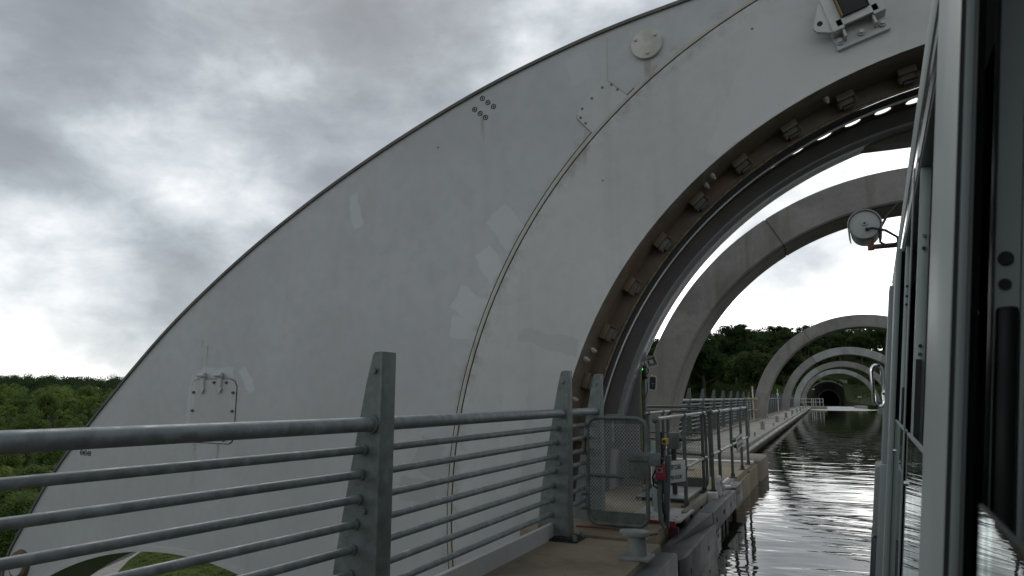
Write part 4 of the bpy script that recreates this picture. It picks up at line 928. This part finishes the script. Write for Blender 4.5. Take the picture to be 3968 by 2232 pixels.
# ================================================================== trees
npr = np.random.default_rng(11)
def leaf_mesh(name, centers, radii, per, size, mat, flat=.85):
    """leaf-sized quads scattered through the shells of many small clumps"""
    C, Q = [], []
    for (c, r) in zip(centers, radii):
        n = max(8, int(per*(r/np.mean(radii))**2))
        d = npr.normal(size=(n, 3)); d /= np.linalg.norm(d, axis=1)[:, None]
        rad = r*(1-.55*npr.random(n)**2.2)
        C.append(np.asarray(c)+d*rad[:, None]*np.array([1, 1, flat])); Q.append(d)
    C = np.vstack(C); D = np.vstack(Q); n = len(C)
    nrm = D*.6+npr.normal(size=(n, 3))*.38+np.array([0, 0, .75]); nrm /= np.linalg.norm(nrm, axis=1)[:, None]
    tmp = npr.normal(size=(n, 3)); t1 = np.cross(nrm, tmp); t1 /= np.linalg.norm(t1, axis=1)[:, None]; t2 = np.cross(nrm, t1)
    s = size*(.6+.8*npr.random(n))[:, None]; a = s*.5; b = s*.34
    V = np.stack([C-t1*a, C-t2*b+t1*a*.1, C+t1*a, C+t2*b+t1*a*.1], 1).reshape(-1, 3)
    me = bpy.data.meshes.new(name); me.vertices.add(len(V)); me.vertices.foreach_set('co', V.astype(np.float32).ravel())
    me.loops.add(4*n); me.loops.foreach_set('vertex_index', np.arange(4*n, dtype=np.int32)); me.polygons.add(n); me.polygons.foreach_set('loop_start', np.arange(0, 4*n, 4, dtype=np.int32))
    me.update(calc_edges=True); me.validate(); me.materials.append(mat); return me
def crown(kind, mat):
    """clump centres for a crown of unit height 1 (crown base near .2)"""
    C, Rr = [], []
    if kind == 'round':
        for k in range(58):
            d = npr.normal(size=3); d /= np.linalg.norm(d); q = .62+.38*npr.random()
            wz = .40; ww = .27*(1+.12*npr.normal())
            C.append((d[0]*ww*q, d[1]*ww*q, .58+d[2]*wz*q*(1 if d[2] > 0 else .95))); Rr.append(.075+.05*npr.random())
    elif kind == 'tall':
        for k in range(60):
            z = .15+.85*npr.random(); ww = .22*math.sin(math.pi*min(1, .18+.86*(1-z)))**.8; a = npr.random()*6.28; q = .55+.45*npr.random()
            C.append((math.cos(a)*ww*q, math.sin(a)*ww*q, z*.96)); Rr.append(.055+.05*npr.random()*(1.2-z))
    elif kind == 'pine':
        for k in range(46):
            z = .45+.55*npr.random(); a = npr.random()*6.28; ww = (.08+.26*npr.random())*(1.25-.75*z)
            C.append((math.cos(a)*ww, math.sin(a)*ww, z+.03*npr.normal())); Rr.append(.045+.045*npr.random())
    else:  # spreading, several lobes
        lobes = [(npr.uniform(-.2, .2), npr.uniform(-.2, .2), npr.uniform(.5, .8), npr.uniform(.13, .21)) for _ in range(7)]
        for k in range(66):
            lx, ly, lz, lr = lobes[k % 7]; d = npr.normal(size=3); d /= np.linalg.norm(d)
            C.append((lx+d[0]*lr, ly+d[1]*lr, lz+d[2]*lr*.9)); Rr.append(.05+.045*npr.random())
    return C, Rr
def trunk_mesh():
    mb = MB().tube([(0, 0, -.08), (.004, .003, .25), (-.006, .01, .5), (.004, -.004, .82)], [.022, .017, .012, .004], 8)
    for k in range(7):
        z = .24+.08*k; a = k*2.4; L = .20-.012*k; mb.tube([(0, 0, z), (math.cos(a)*L*.55, math.sin(a)*L*.55, z+.06), (math.cos(a)*L, math.sin(a)*L, z+.15)], [.009, .006, .002], 6)
    return mb.mesh('trunk', M['bark'])
TR = trunk_mesh(); CR = {}
for kind, mats, per, sz in (('round', ('leaf_light', 'leaf_mid'), 190, .025), ('tall', ('leaf_light', 'leaf_mid', 'leaf_hill'), 180, .024), ('spread', ('leaf_light', 'leaf_mid', 'leaf_dark', 'leaf_hill'), 170, .027), ('pine', ('leaf_dark', 'leaf_mid'), 190, .026)):
    for rep in range(2):
        c, r = crown(kind, None)
        for m in mats:
            CR[kind, m, rep] = leaf_mesh('crown', c, r, per, sz, M[m]) if m == mats[0] else None
            if m != mats[0]:
                me = CR[kind, mats[0], rep].copy(); me.materials.clear(); me.materials.append(M[m]); CR[kind, m, rep] = me
def tree(x, y, z, h, kind, m, label, group, wide=1.0):
    t_ = bpy.data.objects.new('tree', None); COL.objects.link(t_); t_.location = (x, y, z); t_.rotation_euler = (0, 0, rng.uniform(0, 6.28)); t_.empty_display_size = .5
    s = h; t_.scale = (s*wide, s*wide, s)
    tag(t_, label, 'tree', group)
    for nm, me in (('trunk', TR), ('crown', CR[kind, m, rng.randrange(2)])):
        o = bpy.data.objects.new(nm, me); COL.objects.link(o); o.parent = t_
def scatter(cands, mind):
    kept = []
    for c in cands:
        if all((c[0]-k[0])**2+(c[1]-k[1])**2 > (mind*(.8+.5*(c[2]-80)/200))**2 for k in kept): kept.append(c)
    return kept
# wood in the valley to the left of the arm
cands = []
for k in range(9000):
    az = R(rng.uniform(-64.5, -50.0)); r = math.sqrt(rng.uniform(96**2, 350**2))
    x, y = math.sin(az)*r, math.cos(az)*r
    if r < 118 and az > R(-58.2): continue
    cands.append((x, y, r))
vt = sorted(scatter(cands, 6.7), key=lambda c: c[2])[:295]
LV = {('round', 'leaf_light'): 'round light green tree in the valley wood left of the wheel arm', ('tall', 'leaf_light'): 'slender light green tree in the valley wood left of the wheel arm', ('spread', 'leaf_mid'): 'bushy mid green tree in the valley wood left of the wheel arm', ('round', 'leaf_mid'): 'round mid green tree in the valley wood left of the wheel arm'}
for x, y, r in vt:
    kind, m = rng.choice(list(LV)); az = math.degrees(math.atan2(x, y)); lab = LV[kind, m].replace('in the valley wood left of the wheel arm', ('at the near edge' if r < 135 else 'in the middle' if r < 190 else 'at the far back')+' of the valley wood, '+('leftmost' if az < -59 else 'midway' if az < -56 else 'beside the wheel arm'))
    tree(x, y, ground_h(x, y)-.3, rng.uniform(6.3, 11.4)*(1 if r < 200 else .95), kind, m, lab, 'trees of the valley wood', rng.uniform(1.0, 1.25))
# wooded hillside behind the hoops
cands = []
for k in range(9000):
    az = R(rng.uniform(-15.5, 7.5)); r = math.sqrt(rng.uniform(84**2, 275**2)); x, y = math.sin(az)*r, math.cos(az)*r
    c = abs(x-CH)
    if y < 197 and c < 7.6+(5 if x > 0 else 0): continue
    if R(-4.4) < az < 0 and y < 165: continue
    cands.append((x, y, r))
hts = scatter(cands, 4.6)[:210]
LH = {('spread', 'leaf_dark'): 'dark broad-crowned tree on the wooded hill behind the concrete hoops', ('pine', 'leaf_dark'): 'dark ragged pine on the wooded hill behind the concrete hoops', ('spread', 'leaf_hill'): 'green broad-crowned tree on the wooded hill behind the concrete hoops', ('tall', 'leaf_hill'): 'slender green tree on the wooded hill behind the concrete hoops'}
for x, y, r in hts:
    kind, m = rng.choice(list(LH)); zt = ground_h(x, y); az = math.degrees(math.atan2(x, y))
    lab = LH[kind, m].replace('on the wooded hill behind the concrete hoops', ('low' if r < 140 else 'halfway up' if r < 205 else 'high')+' on the hill, '+('behind the first arch' if az < -9.5 else 'right of the first arch' if az < -7 else 'left of the second hoop' if az < -4.6 else 'within the second hoop' if az < -1.5 else 'above the tunnel' if az < 2.5 else 'right of the tunnel'))
    tree(x, y, zt-.3, rng.uniform(7.0, 9.3) if kind != 'pine' else rng.uniform(8.4, 10.4), kind, m, lab, 'trees of the wooded hillside', rng.uniform(1.0, 1.3))
# low scrub on the banks and the far-off wood on the horizon: one mass each
def mass(name, pts, label, mat, per, size):
    C = [p[:3] for p in pts]; Rr = [p[3] for p in pts]
    o = link(name, leaf_mesh(name, C, Rr, per, size, M[mat], .8)); tag(o, label, name.replace('_', ' '), kind='stuff'); return o
pts = []
for k in range(1500):
    az = R(rng.uniform(-67, -47)); r = math.sqrt(rng.uniform(350**2, 720**2)); x, y = math.sin(az)*r, math.cos(az)*r; s = rng.uniform(2.6, 4.6)
    pts.append((x, y, ground_h(x, y)+rng.uniform(1.5, 6.0)+(rng.uniform(0, 3.2) if rng.random() < .22 else 0), s*.85))
mass('far_wood', pts, 'dark far-off wood along the horizon left of the arm', 'leaf_dark', 110, .75)
pts = []
for k in range(1150):
    az = R(rng.uniform(-15, 23)); r = rng.uniform(225, 330); x, y = math.sin(az)*r, math.cos(az)*r
    pts.append((x, y, ground_h(x, y)+rng.uniform(2.0, 7.2), rng.uniform(2.0, 3.2)))
mass('hill_wood', pts, 'dark mass of woodland closing the hilltop behind the hoops', 'leaf_dark', 90, .8)
pts = []
for k in range(2600):
    x = rng.uniform(-26, 16); y = rng.uniform(84, 228); c = abs(x-CH)
    if (y < 190 and c < 4.6) or (189 < y < 200 and c < 5.0): continue
    if c < 7 and y < 185 and rng.random() < .5: continue
    s = rng.uniform(.25, .75); pts.append((x, y, ground_h(x, y)+s*.4, s))
for k in range(330):
    sx = rng.choice((-1, 1))*rng.uniform(4.5, 14); s = rng.uniform(.4, 1.0); pts.append((CH+sx, 189.6+rng.uniform(-.6, .8), rng.uniform(.2, 5.2), s))
for k in range(120):
    a_ = rng.uniform(0, math.pi); s = rng.uniform(.3, .6); pts.append((CH+5.0*math.cos(a_), 190.6, -.9+5.3*math.sin(a_)+.2, s))
mass('bank_scrub', pts, 'low green scrub and reeds on the canal banks near the tunnel', 'leaf_hill', 40, .22)
pts = []
for k in range(700):
    az = R(rng.uniform(-64, -50)); r = rng.uniform(98, 180); x, y = math.sin(az)*r, math.cos(az)*r
    if r < 122 and az > R(-58.0): continue
    s = rng.uniform(.6, 1.5); pts.append((x, y, ground_h(x, y)+s*.5, s))
gp_ = []
for k in range(1500):
    x = rng.uniform(-84, -56); y = rng.uniform(52, 74)
    if x < -74.0-(y-56)*.92+1.2 and y < 67: continue
    s = rng.uniform(.12, .4); gp_.append((x, y, -19.97+s*.15, s))
mass('meadow_tufts', gp_, 'tufts of rough grass on the lawn far below the wheel arm', 'leaf_mid', 26, .16)
mass('undergrowth', pts, 'dark undergrowth between the trunks of the valley wood', 'leaf_dark', 45, .4)

# ================================================================== boat
BA = R(3.295)
bt = thing('canal_boat', 'aluminium-framed glazed trip boat lying close along the right', 'boat', (0, 0, WATER), rz=-BA)
BL = Matrix.Translation((0, 0, WATER)) @ Matrix.Rotation(-BA, 4, 'Z')
TILT = .11; D0 = .06
def W(u, z, off=0.0): return (D0+TILT*z+off, u, z-WATER)     # boat frame: x to the right, y forward, z up from the water
def bpart(name, mb, mat, parent=None, bevel=0.0, label=None, **k):
    o = bpy.data.objects.new(name, mb.mesh(name, M[mat], bevel, **k)); COL.objects.link(o); o.parent = parent or bt
    if label: o['label'] = label
    return o
def slab(mb, u0, u1, z0, z1, o0, o1):
    """block that follows the tilted side: offsets o0 (outer) to o1 (inner) from the side plane"""
    P = [W(u, z, o) for o in (o0, o1) for z in (z0, z1) for u in (u0, u1)]
    return mb.add(P, [(0, 2, 3, 1), (4, 5, 7, 6), (0, 1, 5, 4), (2, 6, 7, 3), (0, 4, 6, 2), (1, 3, 7, 5)])
ZB, ZH = -1.04, .455                                   # sill and header of the windows
UF, UR = 4.55, -3.2
# hull, roof, floor and cabin walls
hl = MB(); slab(hl, UR, UF, -1.5, ZB, .0, .25)
hl.add([W(UF, ZB, 0), W(UF, -1.5, 0), (1.5, UF+1.3, ZB-WATER), (1.5, UF+1.1, -.3), W(UF, ZB, .25), W(UF, -1.5, .25), (1.5, UF+1.0, ZB-WATER), (1.5, UF+.8, -.3)], [(0, 1, 3, 2), (4, 6, 7, 5), (0, 2, 6, 4), (1, 5, 7, 3)])
hl.bb(2.75, 3.0, UR, UF-.9, -.3, ZB-WATER)
bpart('hull', hl, 'hull', bevel=.01)
bpart('floor', MB().bb(.02, 2.9, UR, UF, .0, .06), 'int')
rf = MB(); prof = [(D0+TILT*.66-.004, .655), (D0+TILT*.70+.01, .70), (.30, .78), (.8, .83), (1.5, .85), (2.2, .83), (2.9, .70), (2.95, .64), (1.5, .76), (.35, .72), (.16, .64)]
n = len(prof); rf.add([(x, UR, z-WATER) for x, z in prof]+[(x, UF-.05, z-WATER) for x, z in prof], [tuple(range(n)), tuple(range(2*n-1, n-1, -1))]+[(i, (i+1) % n, (i+1) % n+n, i+n) for i in range(n)])
bpart('roof', rf, 'alu', angle=60)
bpart('far_side', MB().bb(2.86, 2.92, UR, UF, .02, 1.85), 'int')
bpart('bulkhead', slab(MB(), UF-.12, UF-.06, -1.14, .64, .025, 2.8), 'int'); bpart('ceiling', MB().bb(.14, 2.9, UR, UF-.06, 1.80, 1.83), 'int'); bpart('stern_wall', MB().bb(.05, 2.9, UR, UR+.05, .02, 1.8), 'int')
bpart('inner_screen', MB().bb(.62, .66, UR, UF-.2, .02, 1.86), 'int')
# header beams running the whole length
bpart('header_beam', slab(MB(), UR, UF, ZH, .525, .0, .06), 'alu', bevel=.004)
bpart('header_highlight', MB().tube([W(UR, ZH+.012, -.003), W(UF-1.3, ZH+.012, -.003)], .006, 8), 'chrome')
bpart('header_groove', slab(MB(), UR, UF, .526, .562, .010, .06), 'rubber')
gtr = slab(MB(), UR, UF-.25, .563, .655, -.004, .06); bpart('gutter', gtr, 'alu', bevel=.008)
bpart('sill_beam', slab(MB(), UR, UF, ZB-.06, ZB, -.008, .06), 'alu_dark', bevel=.004)
# pillars and window frames (u = distance forward of the camera)
def pillar(u0, u1, p, mat='alu', z0=ZB, z1=ZH, label=None, o1=.004):
    o = bpart('window_pillar', slab(MB(), u0, u1, z0, z1, -p, o1), mat, bevel=.004, label=label); return o
pn = pillar(.512, .737, .0205, o1=-.0102)
def sub(name, mb, mat, par, **k): return bpart(name, mb, mat, par, **k)
sub('pillar_groove', slab(MB(), .509, .5115, ZB, ZH, -.0198, -.0170), 'rubber', pn)
sub('pillar_rib', slab(MB(), .507, .5115, ZB, ZH, -.0170, -.0122), 'alu', pn, bevel=.0006)
sub('pillar_rib_side', slab(MB(), .508, .5115, ZB, ZH, -.0122, -.0102), 'alu_dark', pn)
sub('pillar_seal', slab(MB(), .60, .73, ZB, ZH, -.0100, .004), 'rubber', pn)
def frame_post(u, s0, s1, mat, z0=ZB, z1=ZH, name='sash_post', du=.02):
    """upright inside the window plane; s0..s1 are distances to the right of the camera line at eye height"""
    return bpart(name, slab(MB(), u, u+du, z0, z1, s0-D0, s1-D0), mat, bevel=.002)
f1 = frame_post(.62, .0752, .150, 'alu_teal', du=.03)
sub('slot_rib', slab(MB(), .614, .6195, ZB, ZH, .031, .0375), 'alu_teal', f1, bevel=.002)
sub('adjust_hole', MB().cyl(W(.6195, .103, .0219), W(.616, .103, .0219), .0050, None, 16), 'black', f1); sub('adjust_hole', MB().cyl(W(.6195, .0835, .0219), W(.617, .0835, .0219), .0042, None, 16), 'black', f1)
sub('rubber_stop', slab(MB(), .604, .6195, -.30, .066, .0158, .0295), 'black', f1, bevel=.004)
f2a = frame_post(1.55, .0500, .0530, 'alu', name='window_pillar'); f2 = frame_post(1.552, .0630, .0817, 'alu_teal', du=.03)
for z, nm, m in ((.315, 'screw', 'chrome'), (.29, 'adjust_hole', 'black'), (.099, 'adjust_hole', 'black'), (.083, 'screw', 'chrome')):
    sub(nm, MB().cyl(W(1.551, z, .0725-D0), W(1.547, z, .0725-D0), .0036, None, 12), m, f2)
sub('rubber_stop', slab(MB(), 1.538, 1.551, -.30, .073, .0058, .0152), 'black', f2)
bpart('grab_tube', MB().tube([W(1.50, .155, .10), W(1.50, .145, .060), W(1.50, .115, .036), W(1.50, .07, .028), W(1.50, -.10, .026)], .006, 10), 'alu')
p2 = pillar(2.40, 2.60, .0205, o1=-.0055); f3 = frame_post(2.36, .0640, .0770, 'alu_teal', du=.03)
sub('pillar_groove', slab(MB(), 2.45, 2.60, ZB, ZH, -.0054, .004), 'rubber', p2)
sub('rubber_stop', slab(MB(), 2.345, 2.359, -.30, .03, .0075, .0125), 'black', f3)
for z in (.33, .30, .275): sub('adjust_hole', MB().cyl(W(2.3595, z, .0105), W(2.357, z, .0105), .004, None, 10), 'black', f3)
p3 = pillar(3.20, 3.40, .028); p4 = pillar(3.95, 4.5, .012)
bpart('end_panel', slab(MB(), 3.42, UF, ZB, ZH, .0, .02), 'alu_dark')
bpart('bow_trim', MB().tube([W(UF, ZB, -.006), W(UF, .30, -.006), W(UF, .58, .004), (.20, UF, .80-WATER), (.5, UF, .86-WATER)], .016, 10), 'alu')
# drop-down panes with their top rails
for k, (ua, ub_) in enumerate(((-.62, .385), (.74, 1.50), (1.58, 2.36), (2.62, 3.15))):
    pz = -.0485 if k == 0 else -.068
    po = -.0165 if k == 0 else -.006
    g_ = bpart('window_pane', slab(MB(), ua, ub_, ZB, pz, po, po+(.0012 if k == 0 else .004)), 'glass', smooth=False)
    bpart('sash_rail', slab(MB(), ua, ub_, pz, pz+(.001 if k == 0 else .004), po-.0002, po+(.0014 if k == 0 else .0045)), 'rubber' if k == 0 else 'alu', g_)
    if k: bpart('sash_knob', MB().cyl(W(ub_-.06, -.15, -.005), W(ub_-.06, -.15, -.010), .0045, None, 10), 'chrome', g_)
# bow fender board, chrome hoop handle, searchlight
bf = slab(MB(), 3.05, 3.35, -.52, -.262, -.052, -.0); bpart('fender_board', bf, 'bollard', bevel=.01)
bpart('fender_trim', slab(MB(), 3.0, 3.045, -1.5, -.25, -.036, -.0), 'alu', bevel=.004)
bpart('fender_foot', slab(MB(), 3.05, 3.35, -1.5, -.521, -.054, -.0), 'hull', bevel=.01, label='navy lower half of the fender board')
hoopp = [(D0-.054+.020*math.cos(a)+TILT*.05, 3.25, .048-WATER+(.055 if math.sin(a) > 0 else -.055)+.03*math.sin(a)) for a in np.linspace(0, 2*math.pi, 25)[:-1]]
hh = bpart('hoop_handle', MB().tube(hoopp, .0085, 10, closed=True), 'chrome')
bpart('handle_stub', MB().cyl((D0-.034, 3.25, .022-WATER), (D0+.01, 3.25, .018-WATER), .013, .018, 12), 'chrome', hh)
SLC = Vector((.010, 3.40, .765-WATER))
sl_ = bpart('searchlight', MB().cyl(SLC, SLC+Vector((0, .20, 0)), .063, .060, 30), 'lampgrey', bevel=.004)
sh = MB(); vs = []
for a in np.linspace(-25, 205, 24):
    for q, yy in ((.070, -.012), (.0715, .26)): vs.append((SLC.x+q*math.cos(R(a)), SLC.y+yy, SLC.z+q*math.sin(R(a))))
sh.add(vs, [(2*i, 2*i+1, 2*i+3, 2*i+2) for i in range(23)])
sho = bpart('sunshade', sh, 'lampgrey', sl_); md = sho.modifiers.new('thick', 'SOLIDIFY'); md.thickness = .003
sub('back_boss', MB().cyl(SLC+Vector((0, .001, .006)), SLC+Vector((0, -.008, .006)), .011, .010, 16), 'lampgrey', sl_); sub('back_screw', MB().cyl(SLC+Vector((0, -.0075, .006)), SLC+Vector((0, -.009, .006)), .0055, None, 12), 'black', sl_)
sub('cable_gland', MB().cyl(SLC+Vector((.008, .001, -.022)), SLC+Vector((.008, -.012, -.022)), .009, .007, 12), 'dark_beam', sl_)
sub('cable', MB().tube([SLC+Vector(p) for p in ((.008, -.01, -.022), (.03, -.03, -.025), (.08, -.035, -.042), (.122, -.03, -.075), (.122, -.02, -.098), (.085, -.01, -.108), (.056, -.0, -.085), (.056, .0, -.03), (.09, .0, .03), (.14, .0, .082), (.19, .0, .09))], .0055, 8), 'rubber', sl_)
ar = bpart('lamp_arm', MB().cyl(SLC+Vector((.02, .03, -.098)), SLC+Vector((.17, .03, -.098)), .0115, None, 12).cyl(SLC+Vector((.018, .03, -.112)), SLC+Vector((.018, .03, -.055)), .014, None, 10), 'brown_pipe', sl_)
bpart('lamp_bracket', MB().box(SLC+Vector((.172, .03, -.10)), (.012, .05, .12)), 'lampgrey', bevel=.003)
bpart('cable_box', MB().box(SLC+Vector((.20, .02, .10)), (.05, .05, .045)), 'lampgrey', bevel=.008)
bpart('roof_hoop', MB().tube([(.165, 3.43, .50-WATER), (.165, 3.43, .60-WATER), (.178, 3.43, .70-WATER), (.215, 3.43, .80-WATER), (.26, 3.43, .86-WATER)], .008, 10), 'alu_dark')
